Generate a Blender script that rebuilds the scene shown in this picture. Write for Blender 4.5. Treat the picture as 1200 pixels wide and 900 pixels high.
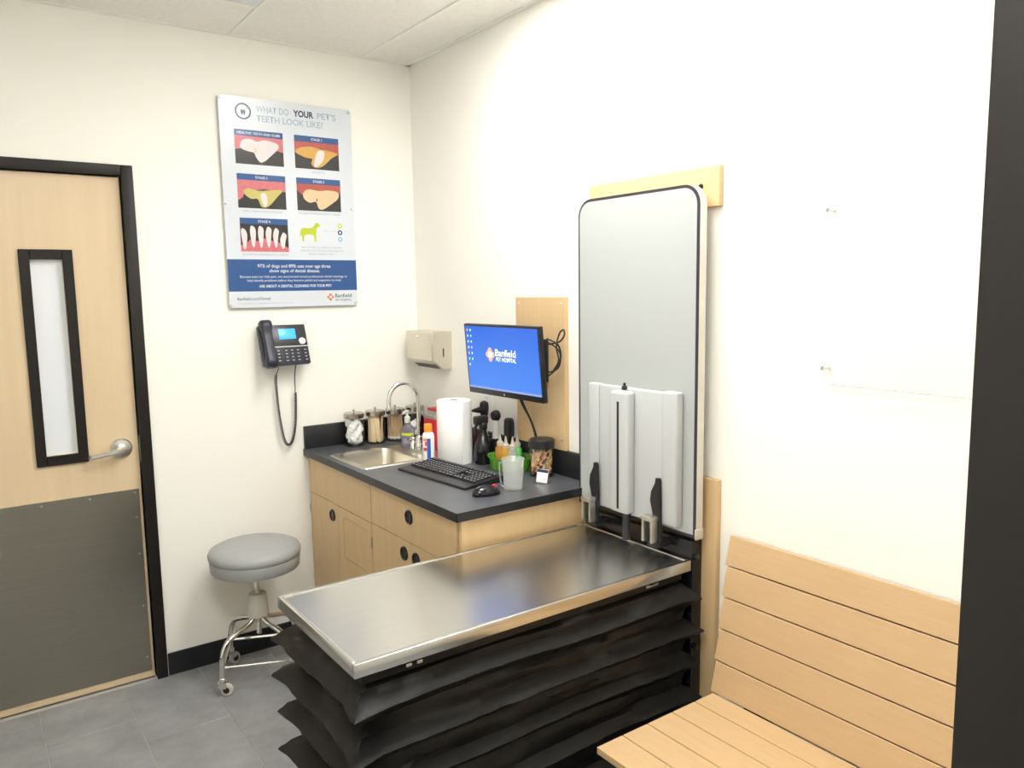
import bpy, bmesh, math, random
from mathutils import Vector, Matrix, noise
random.seed(7)
S = bpy.context.scene
for o in list(bpy.data.objects): bpy.data.objects.remove(o)
COL = S.collection
PI = math.pi

# ---------------------------------------------------------------- camera, world, exposure
cam_data = bpy.data.cameras.new('camera')
cam_data.sensor_width = 36.0
cam_data.lens = 917.8 / 1200 * 36.0
cam_data.clip_start = 0.02
cam = bpy.data.objects.new('camera', cam_data)
COL.objects.link(cam)
_R = Vector((0.81192528, -0.58357286, -0.01483424))
_U = Vector((0.08265987, 0.08977503, 0.99252596))
_F = Vector((0.57787947, 0.80708312, -0.12112867))
_m = Matrix((_R, _U, -_F)).transposed().to_4x4()
_m.translation = (-1.92839, -3.51373, 1.65056)
cam.matrix_world = _m
S.camera = cam
world = bpy.data.worlds.new('world')
S.world = world
world.use_nodes = True
world.node_tree.nodes['Background'].inputs[0].default_value = (1.0, 0.98, 0.95, 1)
world.node_tree.nodes['Background'].inputs[1].default_value = 0.35
S.view_settings.view_transform = 'Standard'
S.view_settings.look = 'None'
S.view_settings.gamma = 1.0
S.view_settings.use_curve_mapping = False
S.view_settings.exposure = 0.72
LAMP = 13.0            # radiance of the ceiling light lenses
LAMP_COLOUR = (1.0, 0.985, 0.95)

# ---------------------------------------------------------------- materials
def srgb(r, g, b):
    return tuple(((c / 255) / 12.92 if c / 255 <= 0.04045 else ((c / 255 + 0.055) / 1.055) ** 2.4) for c in (r, g, b))
def ink(r, g, b): return tuple(c * 0.70 for c in srgb(r, g, b))
def mat(name, col, rough=0.5, metal=0.0, bump=0.0, bscale=200.0, emit=0.0, spec=0.5, var=0.0, vscale=6.0, coat=0.0):
    m = bpy.data.materials.new(name); m.use_nodes = True
    nt = m.node_tree; b = nt.nodes['Principled BSDF']
    b.inputs['Base Color'].default_value = (*col, 1)
    b.inputs['Roughness'].default_value = rough
    b.inputs['Metallic'].default_value = metal
    b.inputs['Specular IOR Level'].default_value = spec
    b.inputs['Coat Weight'].default_value = coat
    if emit:
        b.inputs['Emission Color'].default_value = (*col, 1)
        b.inputs['Emission Strength'].default_value = emit
    if bump or var:
        tc = nt.nodes.new('ShaderNodeTexCoord')
    if var:
        n = nt.nodes.new('ShaderNodeTexNoise'); n.inputs['Scale'].default_value = vscale; n.inputs['Detail'].default_value = 5
        nt.links.new(tc.outputs['Object'], n.inputs['Vector'])
        mx = nt.nodes.new('ShaderNodeMix'); mx.data_type = 'RGBA'
        mx.inputs[6].default_value = (*[c * (1 - var) for c in col], 1)
        mx.inputs[7].default_value = (*[min(1, c * (1 + var)) for c in col], 1)
        nt.links.new(n.outputs['Fac'], mx.inputs[0]); nt.links.new(mx.outputs[2], b.inputs['Base Color'])
    if bump:
        n = nt.nodes.new('ShaderNodeTexNoise'); n.inputs['Scale'].default_value = bscale; n.inputs['Detail'].default_value = 3
        nt.links.new(tc.outputs['Object'], n.inputs['Vector'])
        bp = nt.nodes.new('ShaderNodeBump'); bp.inputs['Strength'].default_value = bump; bp.inputs['Distance'].default_value = 0.002
        nt.links.new(n.outputs['Fac'], bp.inputs['Height']); nt.links.new(bp.outputs['Normal'], b.inputs['Normal'])
    return m
def wood(name, c1, c2, axis='Z', rough=0.42, scale=3.0):
    m = bpy.data.materials.new(name); m.use_nodes = True
    nt = m.node_tree; b = nt.nodes['Principled BSDF']; b.inputs['Roughness'].default_value = rough
    tc = nt.nodes.new('ShaderNodeTexCoord'); mp = nt.nodes.new('ShaderNodeMapping')
    sc = [14.0, 14.0, 14.0]; sc['XYZ'.index(axis)] = 0.9
    mp.inputs['Scale'].default_value = sc
    nt.links.new(tc.outputs['Object'], mp.inputs['Vector'])
    n = nt.nodes.new('ShaderNodeTexNoise'); n.inputs['Scale'].default_value = scale; n.inputs['Detail'].default_value = 6; n.inputs['Distortion'].default_value = 0.6
    nt.links.new(mp.outputs['Vector'], n.inputs['Vector'])
    n2 = nt.nodes.new('ShaderNodeTexNoise'); n2.inputs['Scale'].default_value = scale * 7; n2.inputs['Detail'].default_value = 3
    nt.links.new(mp.outputs['Vector'], n2.inputs['Vector'])
    ad = nt.nodes.new('ShaderNodeMath'); ad.operation = 'MULTIPLY_ADD'; ad.inputs[1].default_value = 0.25
    nt.links.new(n2.outputs['Fac'], ad.inputs[0]); nt.links.new(n.outputs['Fac'], ad.inputs[2])
    r = nt.nodes.new('ShaderNodeValToRGB')
    r.color_ramp.elements[0].position = 0.38; r.color_ramp.elements[0].color = (*c1, 1)
    r.color_ramp.elements[1].position = 0.82; r.color_ramp.elements[1].color = (*c2, 1)
    nt.links.new(ad.outputs[0], r.inputs[0]); nt.links.new(r.outputs[0], b.inputs['Base Color'])
    return m
def brushed(name, col, rough=0.3, axis='X', amt=0.12):
    m = bpy.data.materials.new(name); m.use_nodes = True
    nt = m.node_tree; b = nt.nodes['Principled BSDF']
    b.inputs['Metallic'].default_value = 1.0; b.inputs['Base Color'].default_value = (*col, 1)
    tc = nt.nodes.new('ShaderNodeTexCoord'); mp = nt.nodes.new('ShaderNodeMapping')
    sc = [220.0, 220.0, 220.0]; sc['XYZ'.index(axis)] = 4.0
    mp.inputs['Scale'].default_value = sc
    nt.links.new(tc.outputs['Object'], mp.inputs['Vector'])
    n = nt.nodes.new('ShaderNodeTexNoise'); n.inputs['Scale'].default_value = 1.0; n.inputs['Detail'].default_value = 4
    nt.links.new(mp.outputs['Vector'], n.inputs['Vector'])
    n2 = nt.nodes.new('ShaderNodeTexNoise'); n2.inputs['Scale'].default_value = 3.0; n2.inputs['Detail'].default_value = 3
    nt.links.new(tc.outputs['Object'], n2.inputs['Vector'])
    mr = nt.nodes.new('ShaderNodeMapRange'); mr.inputs[3].default_value = rough - amt * 0.5; mr.inputs[4].default_value = rough + amt
    nt.links.new(n2.outputs['Fac'], mr.inputs[0]); nt.links.new(mr.outputs[0], b.inputs['Roughness'])
    mx = nt.nodes.new('ShaderNodeMix'); mx.data_type = 'RGBA'
    mx.inputs[6].default_value = (*[c * 0.90 for c in col], 1); mx.inputs[7].default_value = (*[min(1, c * 1.08) for c in col], 1)
    nt.links.new(n.outputs['Fac'], mx.inputs[0]); nt.links.new(mx.outputs[2], b.inputs['Base Color'])
    return m
def clear(name, tint=(1, 1, 1), rough=0.03, gloss=1.0, haze=0.0, haze_col=(0.9, 0.9, 0.9)):
    """thin clear plastic or glass: see-through with a Fresnel gloss, optionally milky"""
    m = bpy.data.materials.new(name); m.use_nodes = True
    nt = m.node_tree; nt.nodes.remove(nt.nodes['Principled BSDF']); out = nt.nodes['Material Output']
    tr = nt.nodes.new('ShaderNodeBsdfTransparent'); tr.inputs[0].default_value = (*tint, 1)
    gl = nt.nodes.new('ShaderNodeBsdfGlossy'); gl.inputs['Roughness'].default_value = rough
    lw = nt.nodes.new('ShaderNodeLayerWeight'); lw.inputs[0].default_value = 0.5
    pw = nt.nodes.new('ShaderNodeMath'); pw.operation = 'POWER'; pw.inputs[1].default_value = 4.0
    nt.links.new(lw.outputs['Facing'], pw.inputs[0])
    fr = nt.nodes.new('ShaderNodeMath'); fr.operation = 'MULTIPLY_ADD'; fr.inputs[1].default_value = 0.7; fr.inputs[2].default_value = 0.035
    nt.links.new(pw.outputs[0], fr.inputs[0])
    mu = nt.nodes.new('ShaderNodeMath'); mu.operation = 'MULTIPLY'; mu.inputs[1].default_value = gloss
    nt.links.new(fr.outputs[0], mu.inputs[0])
    src = tr.outputs[0]
    if haze:
        di = nt.nodes.new('ShaderNodeBsdfDiffuse'); di.inputs[0].default_value = (*haze_col, 1)
        tl = nt.nodes.new('ShaderNodeBsdfTranslucent'); tl.inputs[0].default_value = (*haze_col, 1)
        a = nt.nodes.new('ShaderNodeMixShader'); a.inputs[0].default_value = 0.5
        nt.links.new(di.outputs[0], a.inputs[1]); nt.links.new(tl.outputs[0], a.inputs[2])
        h = nt.nodes.new('ShaderNodeMixShader'); h.inputs[0].default_value = haze
        nt.links.new(src, h.inputs[1]); nt.links.new(a.outputs[0], h.inputs[2]); src = h.outputs[0]
    mx = nt.nodes.new('ShaderNodeMixShader')
    nt.links.new(mu.outputs[0], mx.inputs[0]); nt.links.new(src, mx.inputs[1]); nt.links.new(gl.outputs[0], mx.inputs[2])
    nt.links.new(mx.outputs[0], out.inputs[0])
    return m
def tile_mat(name, c1, c2, rough, scale):
    m = bpy.data.materials.new(name); m.use_nodes = True
    nt = m.node_tree; b = nt.nodes['Principled BSDF']; b.inputs['Roughness'].default_value = rough
    g = nt.nodes.new('ShaderNodeNewGeometry'); n = nt.nodes.new('ShaderNodeTexNoise')
    n.inputs['Scale'].default_value = scale; n.inputs['Detail'].default_value = 8; n.inputs['Roughness'].default_value = 0.65
    nt.links.new(g.outputs['Position'], n.inputs['Vector'])
    oi = nt.nodes.new('ShaderNodeObjectInfo')
    ad = nt.nodes.new('ShaderNodeMath'); ad.operation = 'MULTIPLY_ADD'; ad.inputs[1].default_value = 0.14
    nt.links.new(oi.outputs['Random'], ad.inputs[0]); nt.links.new(n.outputs['Fac'], ad.inputs[2])
    r = nt.nodes.new('ShaderNodeValToRGB')
    r.color_ramp.elements[0].position = 0.35; r.color_ramp.elements[0].color = (*c1, 1)
    r.color_ramp.elements[1].position = 0.78; r.color_ramp.elements[1].color = (*c2, 1)
    nt.links.new(ad.outputs[0], r.inputs[0]); nt.links.new(r.outputs[0], b.inputs['Base Color'])
    bp = nt.nodes.new('ShaderNodeBump'); bp.inputs['Strength'].default_value = 0.15; bp.inputs['Distance'].default_value = 0.003
    nt.links.new(n.outputs['Fac'], bp.inputs['Height']); nt.links.new(bp.outputs['Normal'], b.inputs['Normal'])
    return m

M = {}
M['wall'] = mat('cream_paint', (0.86, 0.845, 0.785), 0.75, bump=0.12, bscale=160)
M['ceil'] = mat('ceiling_tile', (0.86, 0.84, 0.79), 0.9, bump=0.5, bscale=110, var=0.09, vscale=70)
M['grid'] = mat('white_grid', (0.86, 0.85, 0.80), 0.55)
M['grout'] = mat('grout', (0.46, 0.45, 0.42), 0.9)
M['tile'] = tile_mat('slate_tile', (0.185, 0.190, 0.194), (0.30, 0.305, 0.31), 0.42, 7.0)
M['black_paint'] = mat('black_frame_paint', (0.011, 0.009, 0.0078), 0.45, spec=0.28)
M['rubber_base'] = mat('black_rubber_base', (0.006, 0.006, 0.009), 0.5)
M['maple_v'] = wood('maple_vertical', (0.60, 0.42, 0.22), (0.65, 0.465, 0.25), 'Z')
M['maple_h'] = wood('maple_along_wall', (0.56, 0.39, 0.20), (0.62, 0.44, 0.235), 'Y')
M['maple_door'] = wood('maple_door', (0.64, 0.495, 0.315), (0.69, 0.54, 0.35), 'Z', 0.35, 1.6)
M['bench'] = wood('beech_laminate', (0.50, 0.335, 0.175), (0.53, 0.36, 0.192), 'Y', 0.5, 9.0)
M['counter'] = mat('charcoal_laminate', (0.074, 0.078, 0.088), 0.34, var=0.30, vscale=9, bump=0.05, bscale=400)
M['counter_edge'] = mat('black_laminate_edge', (0.012, 0.012, 0.015), 0.4)
M['steel_top'] = brushed('brushed_steel_top', (0.66, 0.65, 0.62), 0.25, 'X', 0.03)
M['steel_plate'] = brushed('brushed_kick_plate', (0.36, 0.34, 0.29), 0.33, 'X', 0.10)
M['steel'] = brushed('satin_steel', (0.62, 0.60, 0.55), 0.32, 'Z', 0.10)
M['sink'] = brushed('sink_steel', (0.62, 0.58, 0.50), 0.28, 'X', 0.08)
M['latch'] = mat('bright_latch_steel', (0.62, 0.61, 0.56), 0.3, 0.9)
M['chrome'] = mat('chrome', (0.80, 0.79, 0.76), 0.08, 1.0)
M['lid_steel'] = mat('jar_lid_steel', (0.46, 0.43, 0.37), 0.22, 1.0)
M['nickel'] = mat('brushed_nickel', (0.70, 0.69, 0.67), 0.28, 1.0)
M['disp'] = brushed('dispenser_steel', (0.74, 0.70, 0.61), 0.42, 'Y', 0.05)
M['black'] = mat('black_plastic', (0.012, 0.012, 0.014), 0.38)
M['black_gloss'] = mat('glossy_black_plastic', (0.008, 0.008, 0.011), 0.16)
M['black_soft'] = mat('soft_black_rubber', (0.018, 0.017, 0.020), 0.6)
M['key'] = mat('keycap_black', (0.016, 0.016, 0.018), 0.35)
M['key_print'] = mat('keycap_print', (0.55, 0.55, 0.55), 0.6)
M['navy'] = mat('navy_black_plastic', (0.016, 0.018, 0.034), 0.42)
M['navy_face'] = mat('phone_face_plastic', (0.018, 0.018, 0.022), 0.35)
M['fabric'] = mat('black_bellows_fabric', (0.0048, 0.0043, 0.0042), 0.5, bump=0.35, bscale=60, spec=0.35)
M['vinyl'] = mat('grey_vinyl', (0.33, 0.34, 0.34), 0.45, bump=0.1, bscale=350)
M['hub_grey'] = mat('grey_painted_hub', (0.52, 0.50, 0.44), 0.5)
M['board'] = mat('grey_board_laminate', (0.40, 0.42, 0.415), 0.5, var=0.05, vscale=300)
M['board_edge'] = mat('aluminium_board_edge', (0.66, 0.64, 0.58), 0.4, 0.6)
M['cover'] = mat('grey_moulded_plastic', (0.45, 0.465, 0.47), 0.42)
M['gasket'] = mat('dark_edge_strip', (0.030, 0.026, 0.038), 0.5)
M['white_plastic'] = mat('white_plastic', (0.82, 0.82, 0.80), 0.4)
M['paper'] = mat('white_paper_towel', (0.86, 0.86, 0.85), 0.9, bump=0.5, bscale=130)
M['card_core'] = mat('cardboard_core', (0.22, 0.18, 0.13), 0.9)
M['orange'] = mat('orange_cap', (0.95, 0.30, 0.02), 0.4)
M['red'] = mat('red_plastic', (0.62, 0.03, 0.05), 0.35)
M['red_clear'] = clear('red_translucent', (0.9, 0.25, 0.25), 0.1, 1.0, 0.6, (0.85, 0.12, 0.13))
M['cotton'] = mat('cotton', (0.88, 0.88, 0.87), 0.95, bump=0.7, bscale=250)
M['stick'] = mat('birch_stick', (0.80, 0.61, 0.38), 0.65, var=0.12, vscale=40)
M['stick_dark'] = mat('birch_swab_stick', (0.72, 0.52, 0.31), 0.65, var=0.15, vscale=40)
M['glass'] = clear('clear_jar_glass', (0.985, 0.99, 0.985), 0.03, 0.7)
M['acrylic'] = clear('clear_acrylic', (0.992, 0.992, 0.988), 0.05, 0.5)
M['acrylic_edge'] = clear('acrylic_polished_edge', (0.80, 0.80, 0.76), 0.1, 0.5, 0.35, (0.70, 0.68, 0.62))
M['milky'] = clear('milky_cup_plastic', (0.98, 0.98, 0.98), 0.15, 0.6, 0.24, (0.98, 0.99, 0.99))
M['green_clear'] = clear('green_translucent', (0.62, 0.90, 0.40), 0.1, 0.7, 0.40, (0.30, 0.66, 0.12))
M['purple_gel'] = clear('lilac_gel_bottle', (0.86, 0.84, 0.90), 0.08, 1.0, 0.35, (0.62, 0.58, 0.72))
M['honey'] = clear('honey_squeeze_bottle', (0.95, 0.6, 0.2), 0.2, 0.8, 0.65, (0.80, 0.42, 0.10))
M['yellow_b'] = clear('yellow_squeeze_bottle', (0.98, 0.75, 0.2), 0.2, 0.8, 0.65, (0.95, 0.62, 0.10))
M['clear_b'] = clear('frosted_squeeze_bottle', (0.9, 0.92, 0.9), 0.2, 0.8, 0.5, (0.75, 0.78, 0.75))
M['green_b'] = mat('green_squeeze_bottle', (0.12, 0.55, 0.14), 0.4)
M['nozzle'] = clear('frosted_nozzle', (0.9, 0.9, 0.9), 0.2, 0.6, 0.7, (0.85, 0.80, 0.72))
M['lime'] = mat('lime_print', (0.62, 0.75, 0.05), 0.6)
M['biscuit'] = mat('biscuit_tan', (0.56, 0.34, 0.16), 0.8, var=0.25, vscale=60)
M['biscuit_dark'] = mat('biscuit_dark', (0.06, 0.025, 0.02), 0.8)
M['biscuit_red'] = mat('biscuit_red', (0.30, 0.07, 0.05), 0.8)
M['biscuit_pale'] = mat('biscuit_pale', (0.70, 0.52, 0.30), 0.8)
M['frosted_pane'] = mat('frosted_door_pane', (0.74, 0.78, 0.83), 0.16, coat=0.3)
M['lens'] = mat('light_lens', LAMP_COLOUR, 0.5, emit=LAMP)
M['diffuser'] = mat('vent_white_metal', (0.72, 0.75, 0.80), 0.5)
# flat print
M['p_white'] = mat('poster_white', (0.60, 0.635, 0.69), 0.22)
M['p_title'] = mat('poster_pale_blue', ink(178, 200, 222), 0.25)
M['p_navy'] = mat('poster_navy', ink(40, 62, 105), 0.25)
M['p_band'] = mat('poster_band_blue', ink(38, 92, 160), 0.22)
M['p_black'] = mat('poster_photo_black', ink(38, 34, 36), 0.25)
M['p_pink'] = mat('poster_gum_pink', ink(226, 120, 130), 0.3, var=0.3, vscale=70)
M['p_red'] = mat('poster_gum_red', ink(196, 88, 76), 0.3, var=0.3, vscale=70)
M['p_tooth'] = mat('poster_tooth_white', ink(246, 236, 236), 0.3, var=0.06, vscale=60)
M['p_yellow'] = mat('poster_tooth_yellow', ink(232, 178, 84), 0.3, var=0.15, vscale=50)
M['p_olive'] = mat('poster_tooth_olive', ink(214, 200, 110), 0.3, var=0.12, vscale=60)
M['p_cream'] = mat('poster_tooth_cream', ink(248, 212, 168), 0.3, var=0.08, vscale=60)
M['p_brown'] = mat('poster_tooth_brown', ink(176, 108, 60), 0.3)
M['p_lime'] = mat('poster_lime', ink(205, 220, 40), 0.3)
M['p_cyan'] = mat('poster_cyan', ink(130, 205, 225), 0.3)
M['p_orange'] = mat('poster_orange', ink(243, 150, 60), 0.3)
M['p_grey'] = mat('poster_grey_text', ink(160, 170, 182), 0.3)
M['p_wtext'] = mat('poster_white_text', ink(245, 248, 252), 0.3)
M['l_blue'] = mat('label_blue', srgb(40, 100, 185), 0.4)
M['l_red'] = mat('label_red', srgb(235, 70, 60), 0.4)
M['l_orange'] = mat('label_orange', srgb(245, 150, 60), 0.4)
M['l_lilac'] = mat('label_lilac', srgb(120, 112, 140), 0.4, var=0.35, vscale=120)
M['l_navy'] = mat('label_navy', srgb(35, 50, 85), 0.4)
def screen_mat(name, c1, c2, strength):
    m = bpy.data.materials.new(name); m.use_nodes = True
    nt = m.node_tree; b = nt.nodes['Principled BSDF']
    b.inputs['Base Color'].default_value = (0.01, 0.01, 0.012, 1); b.inputs['Roughness'].default_value = 0.28
    tc = nt.nodes.new('ShaderNodeTexCoord'); sp = nt.nodes.new('ShaderNodeSeparateXYZ')
    nt.links.new(tc.outputs['Generated'], sp.inputs[0])
    r = nt.nodes.new('ShaderNodeValToRGB'); r.color_ramp.elements[0].color = (*c1, 1); r.color_ramp.elements[1].color = (*c2, 1)
    nt.links.new(sp.outputs[2], r.inputs[0]); nt.links.new(r.outputs[0], b.inputs['Emission Color'])
    b.inputs['Emission Strength'].default_value = strength
    return m
M['screen'] = screen_mat('monitor_screen', srgb(62, 135, 240), srgb(28, 105, 225), 0.66)
M['lcd'] = mat('phone_lcd', srgb(50, 150, 250), 0.3, emit=0.55)
M['s_white'] = mat('screen_white', (0.95, 0.97, 1.0), 0.4, emit=0.62)
M['s_orange'] = mat('screen_orange', srgb(240, 150, 110), 0.4, emit=0.62)
M['s_icon'] = mat('screen_icons', srgb(170, 205, 250), 0.4, emit=0.62)
M['s_bar'] = mat('screen_taskbar', srgb(125, 140, 190), 0.4, emit=0.4)

# ---------------------------------------------------------------- mesh helpers
class MB:
    def __init__(s): s.v = []; s.f = []
    def add(s, vs, fs):
        n = len(s.v); s.v += [tuple(v) for v in vs]; s.f += [tuple(i + n for i in f) for f in fs]; return s
    def bm(s, b):
        b.verts.ensure_lookup_table(); b.verts.index_update()
        s.add([v.co[:] for v in b.verts], [[v.index for v in f.verts] for f in b.faces]); b.free(); return s
    def box(s, x0, x1, y0, y1, z0, z1, bev=0, seg=2):
        x0, x1 = sorted((x0, x1)); y0, y1 = sorted((y0, y1)); z0, z1 = sorted((z0, z1))
        vs = [(x, y, z) for z in (z0, z1) for y in (y0, y1) for x in (x0, x1)]
        fs = [(0, 2, 3, 1), (4, 5, 7, 6), (0, 1, 5, 4), (2, 6, 7, 3), (0, 4, 6, 2), (1, 3, 7, 5)]
        if not bev: return s.add(vs, fs)
        b = bmesh.new(); bv = [b.verts.new(v) for v in vs]
        for f in fs: b.faces.new([bv[i] for i in f])
        bmesh.ops.bevel(b, geom=list(b.edges), offset=bev, segments=seg, profile=0.5, affect='EDGES', clamp_overlap=True)
        return s.bm(b)
    def lathe(s, prof, seg=24, c=(0, 0, 0), axis='Z', cap=True):
        vs = []; fs = []; n = len(prof)
        for i in range(seg):
            a = 2 * PI * i / seg
            for r, h in prof:
                p = (r * math.cos(a), r * math.sin(a), h)
                if axis == 'X': p = (p[2], p[0], p[1])
                if axis == 'Y': p = (p[1], p[2], p[0])
                vs.append((p[0] + c[0], p[1] + c[1], p[2] + c[2]))
        for i in range(seg):
            j = (i + 1) % seg
            for k in range(n - 1):
                fs.append((i * n + k, j * n + k, j * n + k + 1, i * n + k + 1))
        if cap:
            if prof[0][0] > 1e-6: fs.append(tuple(i * n for i in reversed(range(seg))))
            if prof[-1][0] > 1e-6: fs.append(tuple(i * n + n - 1 for i in range(seg)))
        return s.add(vs, fs)
    def tube(s, pts, r, seg=8, closed=False):
        pts = [Vector(p) for p in pts]; n = len(pts); rs = r if isinstance(r, (list, tuple)) else [r] * n
        vs = []; fs = []; prev = None
        for i, p in enumerate(pts):
            a = pts[i - 1] if (i > 0 or closed) else p; b = pts[(i + 1) % n] if (i < n - 1 or closed) else p
            t = (b - a).normalized()
            if prev is None:
                u = t.orthogonal().normalized()
            else:
                u = prev - t * prev.dot(t)
                u = u.normalized() if u.length > 1e-8 else t.orthogonal().normalized()
            prev = u; w = t.cross(u)
            for k in range(seg):
                q = 2 * PI * k / seg; vs.append(p + (u * math.cos(q) + w * math.sin(q)) * rs[i])
        m = n if closed else n - 1
        for i in range(m):
            j = (i + 1) % n
            for k in range(seg):
                l = (k + 1) % seg; fs.append((i * seg + k, i * seg + l, j * seg + l, j * seg + k))
        if not closed:
            fs.append(tuple(reversed(range(seg)))); fs.append(tuple((n - 1) * seg + k for k in range(seg)))
        return s.add(vs, fs)
    def prism(s, poly, d0, d1, axis='Y', c=(0, 0, 0)):
        """poly: 2-D points; axis Y -> (x,z), axis X -> (y,z), axis Z -> (x,y)"""
        def P(a, d):
            p = {'Y': (a[0], d, a[1]), 'X': (d, a[0], a[1]), 'Z': (a[0], a[1], d)}[axis]
            return (p[0] + c[0], p[1] + c[1], p[2] + c[2])
        n = len(poly)
        vs = [P(a, d0) for a in poly] + [P(a, d1) for a in poly]
        fs = [tuple(range(n)), tuple(range(2 * n - 1, n - 1, -1))] + [(i, i + n, (i + 1) % n + n, (i + 1) % n) for i in range(n)]
        return s.add(vs, fs)
    def xf(s, mtx):
        s.v = [tuple(mtx @ Vector(v)) for v in s.v]; return s
def rrect(w, h, r, seg=6, cx=0, cy=0):
    pts = []
    for (sx, sy, a0) in ((1, 1, 0), (-1, 1, 90), (-1, -1, 180), (1, -1, 270)):
        for i in range(seg + 1):
            a = math.radians(a0 + 90 * i / seg)
            pts.append((cx + sx * (w / 2 - r) + r * math.cos(a), cy + sy * (h / 2 - r) + r * math.sin(a)))
    return pts
def spline(pts, n=6, closed=False):
    pts = [Vector(p) for p in pts]; out = []; N = len(pts)
    for i in range(N if closed else N - 1):
        if closed: p0, p1, p2, p3 = pts[i - 1], pts[i], pts[(i + 1) % N], pts[(i + 2) % N]
        else: p0, p1, p2, p3 = pts[max(i - 1, 0)], pts[i], pts[i + 1], pts[min(i + 2, N - 1)]
        for k in range(n):
            t = k / n
            out.append(0.5 * ((2 * p1) + (p2 - p0) * t + (2 * p0 - 5 * p1 + 4 * p2 - p3) * t * t + (3 * p1 - p0 - 3 * p2 + p3) * t ** 3))
    if not closed: out.append(pts[-1])
    return out
def wloc(o):
    v = Vector((0, 0, 0))
    while o: v = v + o.location; o = o.parent
    return v
def link(name, me, m, parent=None, smooth=35, label=None):
    o = bpy.data.objects.new(name, me); COL.objects.link(o)
    if m is not None and len(me.materials) == 0: me.materials.append(m)
    if smooth:
        me.polygons.foreach_set('use_smooth', [True] * len(me.polygons)); me.set_sharp_from_angle(angle=math.radians(smooth))
    if parent: o.parent = parent
    if label: o['label'] = label
    return o
def obj(name, mb, m, parent=None, local=False, smooth=35, label=None, fix=True):
    """one mesh object; vertices in world space unless local (then in the parent's space)"""
    me = bpy.data.meshes.new(name)
    d = Vector((0, 0, 0)) if (local or parent is None) else wloc(parent)
    me.from_pydata([(v[0] - d.x, v[1] - d.y, v[2] - d.z) for v in mb.v], [], mb.f)
    if fix:
        b = bmesh.new(); b.from_mesh(me); bmesh.ops.recalc_face_normals(b, faces=list(b.faces)); b.to_mesh(me); b.free()
    me.update()
    return link(name, me, M[m] if isinstance(m, str) else m, parent, smooth, label)
def tag(o, label, cat=None, group=None, kind=None):
    o['label'] = label
    if cat: o['category'] = cat
    if group: o['group'] = group
    if kind: o['kind'] = kind
    return o
def thing(name, label, cat, loc=(0, 0, 0), rot=(0, 0, 0), group=None):
    o = bpy.data.objects.new(name, None); COL.objects.link(o); o.empty_display_size = 0.05
    o.location = loc; o.rotation_euler = rot
    return tag(o, label, cat, group)
def solo(name, mb, m, label, cat, base, group=None, kind=None, smooth=35, rot=(0, 0, 0)):
    """a thing that is one mesh; vertices given relative to base"""
    o = obj(name, mb, m, None, smooth=smooth); o.location = base; o.rotation_euler = rot
    return tag(o, label, cat, group, kind)
def struct(name, mb, m, label, smooth=0):
    return tag(obj(name, mb, m, None, smooth=smooth), label, None, None, 'structure')
def text(name, body, size, origin, xd, yd, m, parent, local=False, align='LEFT', width=None, bold=0.0, depth=0.0002, sy=1.0):
    cu = bpy.data.curves.new(name, 'FONT'); cu.body = body; cu.size = 1.0; cu.align_x = align; cu.offset = bold; cu.resolution_u = 3
    cu.extrude = 0.0
    to = bpy.data.objects.new('tmp_text', cu); COL.objects.link(to)
    dg = bpy.context.evaluated_depsgraph_get()
    me = bpy.data.meshes.new_from_object(to.evaluated_get(dg)); bpy.data.objects.remove(to); bpy.data.curves.remove(cu)
    me.name = name
    xs = [v.co.x for v in me.vertices]; w = (max(xs) - min(xs)) if xs else 1
    sx = size if width is None else width / w
    xd = Vector(xd).normalized(); yd = Vector(yd).normalized(); og = Vector(origin)
    d = Vector((0, 0, 0)) if (local or parent is None) else wloc(parent)
    off = 0.0
    if width is not None and align == 'LEFT': off = -min(xs) * sx
    for v in me.vertices:
        v.co = og - d + xd * (v.co.x * sx + off) + yd * (v.co.y * size * sy)
    me.materials.clear(); me.update()
    return link(name, me, M[m], parent, 0)

# ================================================================ THE ROOM
H = 2.735; XL = -2.45; YC = -3.34; CT = 0.9175
T = 0.12
# walls ---------------------------------------------------------
DX0, DX1, DH = -2.235, -1.322, 2.12        # opening of the far door
b = MB().box(DX1, T, 0, T, 0, H).box(DX0, DX1, 0, T, DH, H).box(XL - T, DX0, 0, T, 0, H)
wall_back = struct('wall_back', b, 'wall', 'cream painted wall with the maple door, poster and wall phone')
wall_right = struct('wall_right', MB().box(0, T, -5.1, 0, 0, H), 'wall', 'bright cream wall behind the exam table and bench')
wall_left = struct('wall_left', MB().box(XL - T, XL, -5.1, 0, 0, H), 'wall', 'cream wall on the left of the room')
OX0, OX1 = -2.40, -1.491                   # opening of the door the picture is taken from
b = MB().box(OX1 + 0.045, 0, YC - T, YC, 0, H).box(OX0 - 0.045, OX1 + 0.045, YC - T, YC, 2.16, H).box(XL, OX0 - 0.045, YC - T, YC, 0, H)
wall_front = struct('wall_front', b, 'wall', 'cream wall beside the entrance door frame')
struct('wall_corridor', MB().box(XL - T, T, -5.1 - T, -5.1, 0, H), 'wall', 'cream corridor wall behind the viewer')
# near frame: black post at the right of the picture
b = MB().box(OX1, OX1 + 0.05, YC - T - 0.02, YC + 0.02, 0, 2.12, 0.004, 2).box(OX0 - 0.05, OX0, YC - T - 0.02, YC + 0.02, 0, 2.12, 0.004, 2)
b.box(OX0 - 0.05, OX1 + 0.05, YC - T - 0.02, YC + 0.02, 2.12, 2.17, 0.004, 2).box(OX1 - 0.015, OX1, YC - 0.10, YC - 0.06, 0, 2.12, 0.002)
struct('trim_1', b, 'black_paint', 'black metal door frame close by at the right edge', 35)
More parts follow.
